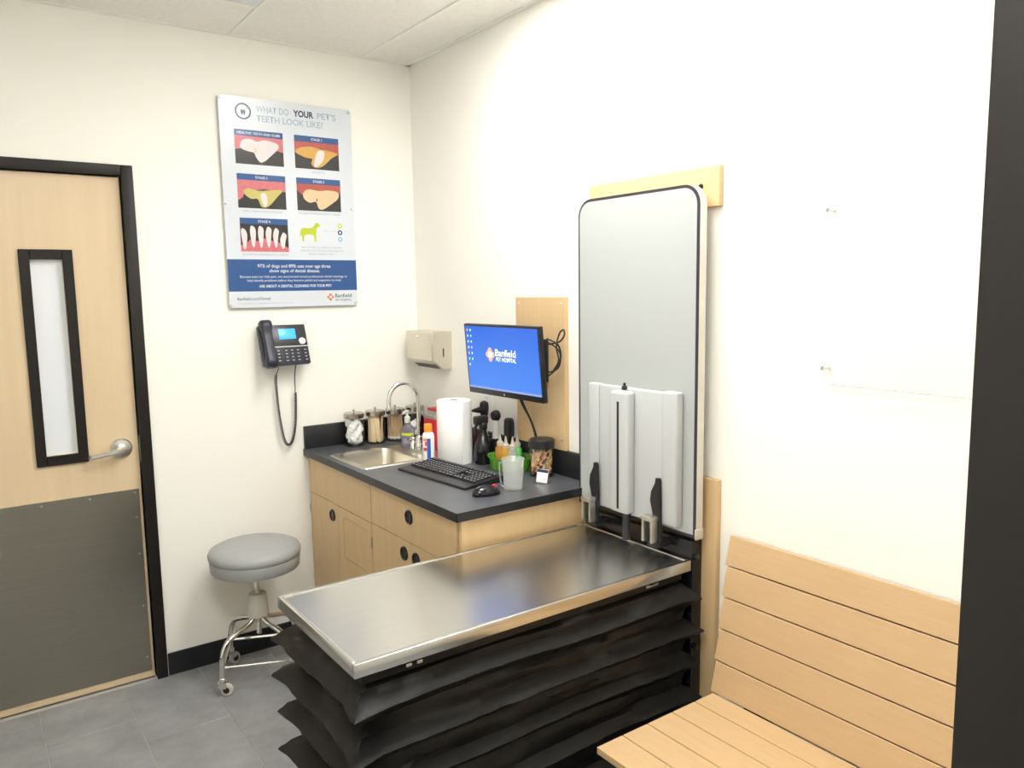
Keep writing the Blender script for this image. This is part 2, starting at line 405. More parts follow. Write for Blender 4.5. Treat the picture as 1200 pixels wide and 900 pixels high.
# floor ---------------------------------------------------------
floor = struct('floor', MB().box(XL, 0, -5.1, 0, -0.06, -0.003).box(DX0, DX1, 0, 0.12, -0.06, -0.003), 'grout', 'slate grey floor tiles laid in a staggered bond')
TW, TL, G = 0.305, 0.61, 0.0028
def floor_tile(x0, x1, y0, y1):
    o = obj('floor_tile', MB().box(x0 + G / 2, x1 - G / 2, y0 + G / 2, y1 - G / 2, -0.012, 0, 0.0012, 1), 'tile', floor, smooth=0)
for k in range(-3, 6):
    x0 = -1.764 + TW * k; x1 = x0 + TW
    x0c, x1c = max(x0, XL), min(x1, 0)
    if x1c - x0c < 0.01: continue
    j = -0.306 - 0.192 * k
    y = j + TL * math.ceil((0 - j) / TL)
    while y > -5.1:
        a, c = max(y - TL, -5.1), min(y, 0)
        if c - a > 0.01: floor_tile(x0c, x1c, a, c)
        y -= TL
# ceiling -------------------------------------------------------
ceiling = struct('ceiling', MB().box(XL - T, T, -5.1 - T, T, H + 0.02, H + 0.10), 'ceil', 'suspended ceiling of speckled white tiles')
gx = [0.0, -0.252, -0.860, -1.468, -2.076, XL]
crosses = [[-0.976, -2.196, -3.416, -4.636], [-0.99, -2.21, -3.43, -4.65], [-0.393, -1.003, -2.21, -3.43, -4.65], [-0.99, -2.21, -3.43, -4.65], [-0.99, -2.21, -3.43, -4.65]]
gb = MB()
for x in gx[1:-1]: gb.box(x - 0.012, x + 0.012, -5.1, 0, H - 0.004, H + 0.006)
for c in range(5):
    for y in crosses[c]: gb.box(gx[c + 1], gx[c], y - 0.012, y + 0.012, H - 0.0038, H + 0.006)
gb.box(-0.022, 0, -5.1, 0, H - 0.0045, H + 0.006).box(XL, XL + 0.022, -5.1, 0, H - 0.0045, H + 0.006).box(XL, 0, -0.022, 0, H - 0.0045, H + 0.006)
obj('ceiling_grid', gb, 'grid', ceiling, smooth=0)
LIGHTS = [(1, -0.99, -2.21), (3, -2.21, -3.43)]  # second one is unseen, added to light the door side of the room
VENT = (2, -0.393, -1.003)
for c in range(5):
    ys = [0.0] + crosses[c] + [-5.1]
    for a, d in zip(ys[:-1], ys[1:]):
        if (c, a, d) in LIGHTS or (c, a, d) == VENT: continue
        obj('ceiling_tile', MB().box(gx[c + 1] + 0.006, gx[c] - 0.006, d + 0.006, a - 0.006, H, H + 0.015, 0.001, 1), 'ceil', ceiling, smooth=0)
for i, (c, a, d) in enumerate(LIGHTS):
    x0, x1 = gx[c + 1] + 0.014, gx[c] - 0.014; y0, y1 = d + 0.014, a - 0.014
    t = thing('ceiling_light', ['recessed ceiling light over the exam table', 'added unseen recessed light above the entrance door'][i], 'light', ((x0 + x1) / 2, (y0 + y1) / 2, H), group='recessed ceiling lights')
    fb = MB().box(x0, x0 + 0.03, y0, y1, H - 0.003, H + 0.018).box(x1 - 0.03, x1, y0, y1, H - 0.003, H + 0.018).box(x0, x1, y0, y0 + 0.03, H - 0.003, H + 0.018).box(x0, x1, y1 - 0.03, y1, H - 0.003, H + 0.018)
    obj('frame', fb, 'white_plastic', t)
    obj('lens', MB().box(x0 + 0.03, x1 - 0.03, y0 + 0.03, y1 - 0.03, H + 0.004, H + 0.010), 'lens', t, smooth=0)
c, a, d = VENT
x0, x1 = gx[c + 1] + 0.014, gx[c] - 0.014; y0, y1 = d + 0.014, a - 0.014
t = thing('ceiling_vent', 'bluish white ceiling air vent at the top edge of the picture', 'vent', ((x0 + x1) / 2, (y0 + y1) / 2, H))
obj('face_plate', MB().box(x0, x1, y0, y1, H - 0.003, H + 0.006), 'diffuser', t, smooth=0)
for k in range(12):
    yy = y0 + 0.05 + k * (y1 - y0 - 0.1) / 11
    obj('slat', MB().box(x0 + 0.05, x1 - 0.05, yy - 0.012, yy + 0.008, H - 0.008, H - 0.0035), 'diffuser', t, smooth=0)
# baseboards ----------------------------------------------------
struct('baseboard_back', MB().box(-1.274, -0.60, -0.008, 0, 0, 0.10, 0.002, 1).box(XL, DX0 - 0.05, -0.008, 0, 0, 0.10, 0.002, 1), 'rubber_base', 'black rubber baseboard under the poster wall')
struct('baseboard_right', MB().box(-0.008, 0, YC, -1.96, 0, 0.10, 0.002, 1), 'rubber_base', 'black rubber baseboard behind the bench')
struct('baseboard_left', MB().box(XL, XL + 0.008, YC, -0.01, 0, 0.10, 0.002, 1), 'rubber_base', 'black rubber baseboard on the left wall')
# far door ------------------------------------------------------
fb = MB().box(DX1, DX1 + 0.044, -0.014, 0.125, 0, DH + 0.042, 0.003, 2).box(DX0 - 0.044, DX0, -0.014, 0.125, 0, DH + 0.042, 0.003, 2)
fb.box(DX0 + 0.0005, DX1 - 0.0005, -0.014, 0.125, DH, DH + 0.042, 0.003, 2)
fb.box(DX1 - 0.014, DX1, 0.066, 0.105, 0, DH, 0.002).box(DX0, DX0 + 0.014, 0.066, 0.105, 0, DH, 0.002).box(DX0, DX1, 0.066, 0.105, DH - 0.014, DH, 0.002)
fr = struct('trim_2', fb, 'black_paint', 'black metal frame around the maple door', 35)
obj('strike_plate', MB().box(DX1 - 0.0015, DX1 + 0.001, 0.0, 0.014, 0.955, 1.065), 'nickel', fr)
door = bpy.data.objects.new('door_1', None); COL.objects.link(door); door.location = (DX1 - 0.004, 0.02, 0.008)
tag(door, 'maple door with narrow black-framed window and steel kick plate', None, None, 'structure')
WX0, WX1, WZ0, WZ1 = -1.694, -1.512, 0.982, 1.826
GX0, GX1, GZ0, GZ1 = WX0 + 0.036, WX1 - 0.036, WZ0 + 0.038, WZ1 - 0.038
sl = MB().box(DX0 + 0.004, GX0, 0.02, 0.064, 0.008, DH - 0.004).box(GX1, DX1 - 0.004, 0.02, 0.064, 0.008, DH - 0.004).box(GX0, GX1, 0.02, 0.064, 0.008, GZ0).box(GX0, GX1, 0.02, 0.064, GZ1, DH - 0.004)
obj('door_slab', sl, 'maple_door', door, smooth=0)
wf = MB()
for (xa, xb, za, zb) in ((WX0, GX0, WZ0, WZ1), (GX1, WX1, WZ0, WZ1), (GX0, GX1, WZ0, GZ0), (GX0, GX1, GZ1, WZ1)):
    wf.box(xa, xb, 0.006, 0.02, za, zb, 0.002, 1)
wfo = obj('window_frame', wf, 'black_paint', door, label='black metal vision panel frame')
obj('glass_pane', MB().box(GX0, GX1, 0.038, 0.044, GZ0, GZ1), 'frosted_pane', wfo, smooth=0, label='pale frosted glass pane')
kp = obj('kick_plate', MB().box(DX0 + 0.022, -1.336, 0.0175, 0.02, 0.036, 0.840, 0.0005, 1), 'steel_plate', door, smooth=0, label='brushed steel kick plate')
for x in (-1.352, -1.52, -1.69, -1.86, -2.03, -2.19):
    obj('screw', MB().lathe([(0.0042, 0), (0.003, -0.0012), (0.0, -0.0014)], 10, (x, 0.0175, 0.824), 'Y'), 'nickel', kp)
for z in (0.1, 0.33, 0.56, 0.72):
    obj('screw', MB().lathe([(0.0042, 0), (0.003, -0.0012), (0.0, -0.0014)], 10, (-1.352, 0.0175, z), 'Y'), 'nickel', kp)
hd = obj('rose', MB().lathe([(0.042, 0), (0.042, -0.006), (0.036, -0.012), (0.018, -0.014), (0.016, -0.05), (0.0, -0.052)], 28, (-1.391, 0.02, 1.019), 'Y'), 'nickel', door, label='round nickel rose')
lv = MB().tube([(-1.391, -0.03, 1.019), (-1.40, -0.036, 1.018), (-1.43, -0.038, 1.013), (-1.47, -0.036, 1.006), (-1.505, -0.026, 1.001), (-1.512, -0.012, 1.0)], [0.012, 0.0125, 0.011, 0.0095, 0.0085, 0.007], 10)
obj('lever', lv, 'nickel', hd, label='nickel lever handle')

# ================================================================ POSTER
PX0, PZ1, PW, PH = -0.9294, 2.4832, 0.60, 0.90
PY = -0.020
def pu(u, v, k=0): return (PX0 + u * 0.01, PY - 0.0003 * (k + 1), PZ1 - v * 0.01)
poster = thing('poster', 'large white dental health poster with tooth photographs and blue band', 'poster', (PX0 + PW / 2, PY, PZ1 - PH))
obj('poster_sheet', MB().prism(rrect(PW, PH, 0.012, 4, PX0 + PW / 2, PZ1 - PH / 2), PY, PY + 0.006, 'Y'), 'p_white', poster, smooth=0)
def ppoly(name, pts, m, k, parent=poster, smooth_n=0):
    if smooth_n: pts = [tuple(p) for p in spline([(p[0], p[1], 0) for p in pts], smooth_n, True)]
    b = MB(); b.add([pu(p[0], p[1], k) for p in pts], [tuple(range(len(pts)))])
    me_o = obj(name, b, m, parent, smooth=0)
    return me_o
def prect(name, u0, u1, v0, v1, m, k, parent=poster): return ppoly(name, [(u0, v0), (u0, v1), (u1, v1), (u1, v0)], m, k, parent)
def pdisc(name, u, v, r, m, k, parent=poster, n=24): return ppoly(name, [(u + r * math.cos(2 * PI * i / n), v + r * math.sin(2 * PI * i / n)) for i in range(n)], m, k, parent)
def pring(name, u, v, r0, r1, m, k, parent=poster, n=28):
    b = MB(); vs = []
    for i in range(n):
        a = 2 * PI * i / n
        vs += [pu(u + r0 * math.cos(a), v + r0 * math.sin(a), k), pu(u + r1 * math.cos(a), v + r1 * math.sin(a), k)]
    b.add(vs, [(2 * i, 2 * i + 1, (2 * i + 3) % (2 * n), (2 * i + 2) % (2 * n)) for i in range(n)])
    return obj(name, b, m, parent, smooth=0)
def ptext(name, body, u, v, size, m, k=1, width=None, align='LEFT', bold=0.0, parent=poster):
    return text(name, body, size * 0.01, pu(u, v, k), (1, 0, 0), (0, 0, 1), m, parent, align=align, width=None if width is None else width * 0.01, bold=bold)
for (u, v) in ((1.0, 1.3), (58.9, 1.3), (1.0, 45.1), (58.9, 45.1), (1.0, 88.8), (58.9, 88.8)):
    obj('mounting_pin', MB().lathe([(0.0, -0.008), (0.004, -0.0075), (0.0055, -0.004), (0.0055, 0.018)], 12, pu(u, v), 'Y'), 'nickel', poster)
lg = pring('tooth_emblem', 10.3, 6.0, 2.75, 3.5, 'p_navy', 0)
ppoly('tooth_mark', [(9.4, 5.2), (10.3, 5.5), (11.2, 5.2), (11.4, 6.2), (11.0, 7.6), (10.7, 7.6), (10.3, 6.7), (9.9, 7.6), (9.6, 7.6), (9.2, 6.2)], 'p_navy', 0, lg)
pdisc('spark', 11.9, 4.5, 0.3, 'p_navy', 0, lg, 8)
ptext('title_text', 'WHAT DO', 15.9, 5.6, 3.75, 'p_title', width=14.6, bold=0.02)
ptext('title_text', 'YOUR', 32.5, 5.6, 3.75, 'p_navy', width=9.4, bold=0.035)
ptext('title_text', "PET'S", 43.6, 5.6, 3.75, 'p_title', width=9.0, bold=0.02)
ptext('title_text', 'TEETH LOOK LIKE?', 15.9, 9.6, 3.75, 'p_title', width=30.3, bold=0.02)
def picture(u0, u1, v0, v1, head, caption, build):
    pic = prect('tooth_photo', u0, u1, v0, v1, 'p_black', 0)
    hh = 2.6
    W, Hh = u1 - u0, v1 - v0 - hh
    def q(pts): return [(u0 + min(max(a, 0), 1) * W, v0 + hh + min(max(b_, 0), 1) * Hh) for a, b_ in pts]
    build(q, pic)
    prect('heading_bar', u0, u1, v0, v0 + hh, 'p_band', 3, pic)
    ptext('heading_text', head, (u0 + u1) / 2, v0 + 1.85, 1.45, 'p_wtext', 4, align='CENTER', bold=0.01, parent=pic)
    if caption: ptext('caption_text', caption, (u0 + u1) / 2, v1 + 1.7, 1.25, 'p_grey', 0, align='CENTER', parent=pic)
def b1(q, p):
    ppoly('gum', q([(0, 0), (1, 0), (1, .50), (.9, .46), (.5, .18), (.2, .25), (.12, .45), (0, .5)]), 'p_pink', 1, p)
    ppoly('tooth', q([(.10, .38), (.16, .16), (.32, .10), (.46, .17), (.62, .10), (.86, .18), (.90, .34), (.76, .60), (.60, .85), (.50, .90), (.42, .72), (.38, .58), (.26, .54), (.15, .48)]), 'p_tooth', 2, p, 4)
    ppoly('stain', q([(.40, .40), (.44, .42), (.42, .60), (.39, .58)]), 'p_cream', 3, p)
def b2(q, p):
    ppoly('gum', q([(0, 0), (1, 0), (1, .42), (.6, .2), (.25, .25), (0, .4)]), 'p_red', 1, p)
    ppoly('tooth', q([(.02, .42), (.10, .25), (.34, .17), (.55, .22), (.96, .34), (.82, .55), (.62, .86), (.45, .93), (.36, .80), (.38, .62), (.22, .58)]), 'p_yellow', 2, p, 4)
    ppoly('tooth_highlight', q([(.52, .32), (.66, .30), (.64, .62), (.50, .88), (.42, .86), (.46, .55)]), 'p_tooth', 3, p, 4)
def b3(q, p):
    ppoly('gum', q([(0, 0), (1, 0), (1, .36), (.55, .30), (.15, .40), (.1, .62), (0, .75)]), 'p_pink', 1, p)
    ppoly('tooth', q([(.12, .46), (.2, .30), (.42, .36), (.6, .34), (.92, .30), (.80, .58), (.66, .85), (.55, .96), (.46, .90), (.40, .66), (.26, .66)]), 'p_olive', 2, p, 4)
    ppoly('tooth_highlight', q([(.46, .5), (.58, .46), (.60, .82), (.52, .90)]), 'p_tooth', 3, p, 4)
def b4(q, p):
    ppoly('gum', q([(0, 0), (1, 0), (1, .30), (.7, .22), (.3, .26), (.12, .4), (0, .25)]), 'p_red', 1, p)
    ppoly('tooth', q([(.14, .36), (.26, .20), (.5, .24), (.72, .20), (.94, .26), (.93, .50), (.74, .76), (.58, .93), (.48, .90), (.42, .66), (.28, .70), (.16, .56)]), 'p_cream', 2, p, 4)
    ppoly('stain', q([(.42, .56), (.46, .52), (.46, .64), (.43, .66)]), 'p_brown', 3, p)
def b5(q, p):
    ppoly('gum', q([(0, 1), (0, .78), (.12, .70), (.22, .52), (.34, .62), (.5, .5), (.66, .60), (.8, .66), (1, .85), (1, 1)]), 'p_pink', 1, p)
    for (cx, top, bot, w) in ((.08, .16, .88, .075), (.26, .06, .80, .075), (.42, .06, .80, .075), (.58, .08, .80, .075), (.73, .12, .80, .07), (.88, .28, .86, .075)):
        sk = (cx - .5) * .06
        ppoly('tooth', q([(cx - w * .5 + sk, top + .06), (cx + sk, top), (cx + w * .8 + sk, top + .10), (cx + w * .75, top + .3), (cx + w * .3, bot), (cx - w * .3, bot), (cx - w * .8, top + .3)]), 'p_tooth', 2, p, 4)
picture(6.0, 27.2, 13.6, 28.1, 'HEALTHY TEETH AND GUMS', '', b1)
picture(32.4, 53.4, 13.6, 28.1, 'STAGE 1', 'GINGIVITIS', b2)
picture(6.1, 27.4, 32.2, 46.8, 'STAGE 2', 'EARLY PERIODONTAL DISEASE', b3)
picture(32.5, 53.5, 32.2, 46.7, 'STAGE 3', 'MODERATE PERIODONTAL DISEASE', b4)
picture(6.3, 27.6, 51.0, 65.5, 'STAGE 4', 'ADVANCED PERIODONTAL DISEASE', b5)
ppoly('dog_silhouette', [(33.4, 55.6), (34.0, 54.7), (35.6, 54.4), (37.4, 54.6), (39.2, 54.2), (40.2, 53.0), (40.8, 52.0), (41.3, 52.2), (41.6, 51.8), (42.0, 52.4), (43.0, 53.2), (42.6, 53.8), (41.8, 53.9), (41.0, 55.2), (40.9, 56.6), (40.6, 57.6), (40.9, 60.1), (40.9, 60.5), (40.0, 60.5), (39.5, 57.8), (37.4, 57.4), (35.8, 57.6), (35.0, 58.6), (34.9, 60.5), (34.0, 60.5), (34.1, 58.6), (33.7, 57.4), (33.2, 58.6), (32.9, 58.4)], 'p_lime', 0)
prect('leader_line', 44.0, 50.6, 55.55, 55.65, 'p_grey', 0)
for v, m in ((53.1, 'p_lime'), (56.2, 'p_navy'), (59.3, 'p_cyan')): pring('bullet_ring', 52.5, v, 0.55, 1.15, m, 0, n=18)
for k, s_ in enumerate(('85% OF DENTAL DISEASE IS HIDDEN', 'AND BELOW THE GUM LINE AND WE', 'REALLY CANNOT SEE IT.')):
    ptext('note_text', s_, 43.3, 63.6 + 1.5 * k, 1.2, 'p_grey', 0, align='CENTER')
band = prect('blue_band', 0.02, 59.98, 68.9, 82.9, 'p_band', 0)
ptext('band_text', '97% of dogs and 89% cats over age three', 30.0, 72.4, 2.05, 'p_wtext', 1, align='CENTER', bold=0.008, parent=band)
ptext('band_text', 'show signs of dental disease.', 30.0, 74.5, 2.05, 'p_wtext', 1, align='CENTER', bold=0.008, parent=band)
ptext('band_text', 'Because pets can hide pain, we recommend annual professional dental cleanings to', 5.1, 76.9, 1.45, 'p_wtext', 1, width=50, parent=band)
ptext('band_text', 'help identify problems before they become painful and expensive to treat.', 8.2, 78.6, 1.45, 'p_wtext', 1, width=44, parent=band)
ptext('band_text', 'ASK ABOUT A DENTAL CLEANING FOR YOUR PET!', 13.3, 81.2, 1.65, 'p_wtext', 1, width=33.8, bold=0.02, parent=band)
ptext('web_text', 'Banfield.com/Dental', 3.5, 86.7, 1.8, 'p_navy', 0, width=14.6, bold=0.006)
ptext('small_print', 'Visit us online for more about dental health and wellness plans', 3.5, 88.4, 0.75, 'p_grey', 0, width=25)
def emblem(parent, disc, poly):
    pass
le = pdisc('flower_emblem', 46.5, 86.0, 1.0, 'p_orange', 0)
for a in range(4):
    pdisc('petal', 46.5 + 1.05 * math.cos(PI / 2 * a), 86.0 + 1.05 * math.sin(PI / 2 * a), 0.72, 'p_orange', 0, le, 14)
pdisc('centre', 46.5, 86.0, 0.75, 'p_wtext', 1, le, 14)
ptext('logo_text', 'Banfield', 48.8, 86.2, 2.5, 'p_navy', 0, width=8.2, bold=0.006)
ptext('logo_text', 'PET HOSPITAL', 48.9, 87.9, 1.35, 'p_navy', 0, width=8.1, bold=0.004)

# ================================================================ WALL PHONE
phone = thing('wall_phone', 'navy black desk phone mounted on wall under the poster', 'phone', (-0.712, -0.055, 1.411))
tilt = math.atan2(0.065, 0.18)
PM = Matrix.Rotation(-tilt, 4, 'X')        # local: x right, z up, face towards -y
def pl(mb): return mb.xf(PM)
bw, bh = 0.215, 0.185
obj('wall_bracket', MB().box(-0.075, 0.075, 0.022, 0.055, -0.06, 0.04, 0.004), 'navy', phone, local=True)
obj('body', pl(MB().box(-bw / 2, bw / 2, -0.016, 0.012, -bh / 2, bh / 2, 0.005, 3)), 'navy', phone, local=True)
obj('face_plate', pl(MB().box(-0.052, bw / 2 - 0.004, -0.0185, -0.014, -0.010, bh / 2 - 0.005, 0.002)), 'navy_face', phone, local=True)
obj('divider_strip', pl(MB().box(-0.050, bw / 2 - 0.001, -0.0195, -0.015, -0.0125, -0.0095)), 'white_plastic', phone, local=True)
obj('display', pl(MB().box(-0.020, 0.056, -0.0200, -0.0175, 0.024, 0.072, 0.0004)), 'lcd', phone, local=True, label='glowing blue display')
obj('navigation_button', pl(MB().lathe([(0.0155, -0.017), (0.0155, -0.0205), (0.013, -0.022), (0.0, -0.022)], 22, (0.082, 0, 0.012), 'Y')), 'white_plastic', phone, local=True, label='white round navigation button')
kb_ = MB()
for r_ in range(4):
    for c_ in range(3): kb_.box(-0.008 + c_ * 0.027, 0.010 + c_ * 0.027, -0.0195, -0.015, -0.034 - r_ * 0.0155, -0.024 - r_ * 0.0155, 0.0012, 1)
    kb_.box(-0.046, -0.022, -0.0195, -0.015, -0.034 - r_ * 0.0155, -0.024 - r_ * 0.0155, 0.0012, 1)
    kb_.box(0.079, 0.099, -0.0195, -0.015, -0.034 - r_ * 0.0155, -0.024 - r_ * 0.0155, 0.0012, 1)
ks = obj('keypad', pl(kb_), 'navy_face', phone, local=True); ks['kind'] = 'stuff'
kp_ = MB()
for r_ in range(4):
    for x_ in (-0.034, 0.001, 0.028, 0.055, 0.089):
        kp_.box(x_ - 0.005, x_ + 0.004, -0.0198, -0.0194, -0.0305 - r_ * 0.0155, -0.0275 - r_ * 0.0155)
o = obj('key_print', pl(kp_), 'key_print', phone, local=True, smooth=0); o['kind'] = 'stuff'
hs = MB()
prof = [(-0.105, 0.020, 0.023), (-0.098, 0.026, 0.026), (-0.075, 0.026, 0.026), (-0.055, 0.016, 0.022), (-0.02, 0.013, 0.021), (0.03, 0.013, 0.021), (0.06, 0.016, 0.022), (0.078, 0.027, 0.026), (0.100, 0.027, 0.026), (0.107, 0.020, 0.022)]
vs = []; fs = []
for (z_, d_, w_) in prof:
    ring = rrect(2 * w_, 2 * d_, min(d_, w_) * 0.55, 3)
    yo = -0.030 - 0.012 * math.cos(z_ / 0.105 * PI / 2)
    vs += [(p_[0] - 0.079, p_[1] + yo, z_) for p_ in ring]
n_ = len(rrect(1, 1, 0.1, 3))
for i in range(len(prof) - 1):
    for k in range(n_): fs.append((i * n_ + k, i * n_ + (k + 1) % n_, (i + 1) * n_ + (k + 1) % n_, (i + 1) * n_ + k))
fs += [tuple(range(n_)), tuple((len(prof) - 1) * n_ + k for k in range(n_))]
hs.add(vs, fs)
obj('handset', pl(hs), 'navy', phone, local=True, smooth=50)
path = spline([(-0.748, -0.075, 1.318), (-0.741, -0.05, 1.300), (-0.749, -0.035, 1.270), (-0.747, -0.03, 1.20), (-0.742, -0.03, 1.11), (-0.734, -0.03, 1.04), (-0.722, -0.03, 0.975), (-0.703, -0.03, 0.950), (-0.683, -0.03, 0.972), (-0.668, -0.03, 1.04), (-0.662, -0.03, 1.12), (-0.660, -0.03, 1.19)], 14)
L = [0.0]
for a_, b_ in zip(path[:-1], path[1:]): L.append(L[-1] + (b_ - a_).length)
def at_len(s_):
    for i in range(len(L) - 1):
        if L[i + 1] >= s_:
            t_ = (s_ - L[i]) / max(L[i + 1] - L[i], 1e-9); return path[i].lerp(path[i + 1], t_), (path[i + 1] - path[i]).normalized()
    return path[-1], (path[-1] - path[-2]).normalized()
cp = []; turns = 105; N_ = turns * 9; s0 = 0.055
for i in range(N_ + 1):
    s_ = s0 + (L[-1] - s0) * (i / N_) ** 0.93
    p_, t_ = at_len(min(s_, L[-1] - 1e-6)); u_ = Vector((0, 1, 0)); u_ = (u_ - t_ * u_.dot(t_)).normalized(); w_ = t_.cross(u_)
    a_ = 2 * PI * turns * i / N_; cp.append(p_ + (u_ * math.cos(a_) + w_ * math.sin(a_)) * 0.0055)
head = [at_len(s0 * i / 6)[0] for i in range(6)]
cb = MB().tube(head + cp, 0.0018, 5)
cb.tube(spline([cp[-1], (-0.659, -0.03, 1.205), (-0.660, -0.03, 1.25), (-0.658, -0.04, 1.30), (-0.657, -0.06, 1.335)], 4), 0.0022, 6)
obj('coiled_cord', cb, 'black', phone, smooth=60)

# ================================================================ PAPER TOWEL DISPENSER
disp = thing('paper_towel_dispenser', 'steel folded paper towel dispenser on wall in the corner', 'dispenser', (0, -0.205, 1.28))
ya, yb = -0.335, -0.072
side = [(0.0, 1.278), (0.0, 1.454), (-0.095, 1.454), (-0.10, 1.449), (-0.10, 1.318), (-0.055, 1.282), (-0.03, 1.276)]
obj('case', MB().prism(side, ya, yb, 'Y'), 'disp', disp, smooth=20)
obj('front_door', MB().box(-0.105, -0.098, ya + 0.008, yb - 0.008, 1.318, 1.447, 0.003, 2), 'disp', disp)
obj('lock', MB().lathe([(0.0, -0.010), (0.006, -0.009), (0.008, -0.005), (0.008, 0.0)], 16, (-0.103, -0.195, 1.428), 'X'), 'chrome', disp)
obj('sight_slot', MB().box(-0.050, -0.044, ya - 0.001, ya + 0.002, 1.335, 1.375, 0), 'black', disp, smooth=0)
obj('towel_mouth', MB().prism([(-0.072, 1.295), (-0.050, 1.2775), (-0.052, 1.2760), (-0.074, 1.2935)], ya + 0.03, yb - 0.03, 'Y'), 'black', disp, smooth=0)

# ================================================================ MONITOR, ITS PANEL, OUTLET
wp = thing('wood_backing_panel', 'tall maple backing panel on wall behind the monitor', 'panel', (0, -1.04, 1.02))
obj('panel', MB().box(-0.020, 0, -1.199, -0.882, 1.0185, 1.6154, 0.0015, 1), 'maple_v', wp)
for (y_, z_) in ((-0.905, 1.59), (-1.176, 1.59), (-0.905, 1.06), (-1.176, 1.06)):
    obj('screw', MB().lathe([(0.0, -0.003), (0.004, -0.002), (0.005, 0.0)], 10, (-0.020, y_, z_), 'X'), 'nickel', wp)
MW, MH = 0.485, 0.290
mon = thing('monitor', 'black flat monitor showing a blue desktop on swing arm', 'monitor', (-0.165, -0.983, 1.364), (0, 0, 0))
yaw = math.radians(-177.7) ; tl = math.radians(-4.7)
nh = Vector((math.cos(yaw), math.sin(yaw), 0)); rt = Vector((0, 0, 1)).cross(nh).normalized()
nn = (nh * math.cos(tl) + Vector((0, 0, 1)) * math.sin(tl)).normalized(); up = nn.cross(rt).normalized()
MM = Matrix((rt, up, nn)).transposed().to_4x4()      # local: x right, y up, z towards viewer
def ml(mb): return mb.xf(MM)
obj('case', ml(MB().box(-MW / 2, MW / 2, -MH / 2, MH / 2, -0.022, 0.0, 0.003, 2).box(-MW / 2 + 0.07, MW / 2 - 0.07, -0.08, 0.07, -0.045, -0.02, 0.01, 2)), 'black', mon, local=True)
sw0, sw1, sh0, sh1 = -MW / 2 + 0.009, MW / 2 - 0.009, -MH / 2 + 0.024, MH / 2 - 0.009
sc_ = obj('screen', ml(MB().box(sw0, sw1, sh0, sh1, -0.001, 0.0006)), 'screen', mon, local=True, smooth=0, label='lit blue desktop screen')
def mrect(name, x0, x1, y0, y1, m, k=1): return obj(name, ml(MB().box(x0, x1, y0, y1, 0.0006, 0.0006 + 0.0003 * k)), m, sc_, local=True, smooth=0)
mrect('taskbar', sw0, sw1, sh0, sh0 + 0.008, 's_bar')
for r_ in range(7):
    for c_ in range(2 if r_ < 6 else 1):
        x_ = sw0 + 0.010 + c_ * 0.022; y_ = sh1 - 0.012 - r_ * 0.024
        if c_ == 1 and r_ in (): continue
        mrect('desktop_icon', x_, x_ + 0.008, y_ - 0.009, y_, 's_icon' if (r_ + c_) % 4 else 's_orange')
lx, ly = -0.072, 0.024
fl = MB()
for a in range(4): fl.prism([(lx + 0.016 * math.cos(PI / 2 * a) + 0.0125 * math.cos(2 * PI * i / 14), ly + 0.016 * math.sin(PI / 2 * a) + 0.0125 * math.sin(2 * PI * i / 14)) for i in range(14)], 0.0006, 0.0009 + 0.00002 * a, 'Z')
obj('flower_emblem', ml(fl), 's_orange', sc_, local=True, smooth=0)
fl = MB().prism([(lx + 0.0125 * math.cos(2 * PI * i / 16), ly + 0.0125 * math.sin(2 * PI * i / 16)) for i in range(16)], 0.0006, 0.0012, 'Z')
obj('emblem_centre', ml(fl), 's_white', sc_, local=True, smooth=0)
text('logo_text', 'Banfield', 0.040, MM @ Vector((lx + 0.036, ly - 0.003, 0.0013)), rt, up, 's_white', sc_, local=True, width=0.130, bold=0.004)
text('logo_text', 'PET HOSPITAL', 0.0225, MM @ Vector((lx + 0.038, ly - 0.024, 0.0013)), rt, up, 's_white', sc_, local=True, width=0.128, bold=0.003)
obj('badge', ml(MB().lathe([(0.004, 0.0), (0.004, 0.0006), (0.0, 0.0006)], 12, (0.0, -MH / 2 + 0.011, 0.0))), 'nickel', mon, local=True)
ar = MB().box(-0.10, -0.022, -1.06, -1.02, 1.33, 1.40, 0.004).box(-0.125, -0.095, -1.05, -0.95, 1.335, 1.395, 0.004).box(-0.032, -0.0203, -1.10, -0.98, 1.28, 1.45, 0.003)
obj('wall_arm', ar, 'black', mon)
cab = MB()
for k in range(3):
    o_ = 0.006 * k
    cab.tube(spline([(-0.11, -1.005 - o_, 1.25), (-0.085, -1.005 - o_, 1.19), (-0.055, -1.022 - o_ * .5, 1.12), (-0.040, -1.034 - o_ * .7, 1.05), (-0.040, -1.035 - o_, 0.99), (-0.042, -1.02, CT + 0.006)], 6), 0.0032, 6)
cab.tube(spline([(-0.10, -1.20, 1.44), (-0.09, -1.25, 1.45), (-0.085, -1.275, 1.475), (-0.08, -1.265, 1.495), (-0.075, -1.235, 1.48), (-0.08, -1.222, 1.43), (-0.08, -1.235, 1.38), (-0.09, -1.215, 1.34)], 6), 0.0035, 6)
cab.tube(spline([(-0.10, -1.19, 1.46), (-0.085, -1.235, 1.44), (-0.08, -1.248, 1.40), (-0.085, -1.235, 1.355), (-0.10, -1.20, 1.32)], 6), 0.0035, 6)
cab.tube(spline([(-0.10, -1.19, 1.45), (-0.075, -1.225, 1.42), (-0.07, -1.235, 1.385), (-0.08, -1.225, 1.345), (-0.10, -1.18, 1.33)], 6), 0.003, 6)
obj('cable_bundle', cab, 'black_soft', mon, smooth=60)
ou = thing('wall_outlet', 'cream double wall outlet below the monitor', 'outlet', (0, -0.635, 1.08))
obj('cover_plate', MB().box(-0.005, 0, -0.672, -0.598, 1.085, 1.205, 0.002), 'white_plastic', ou)
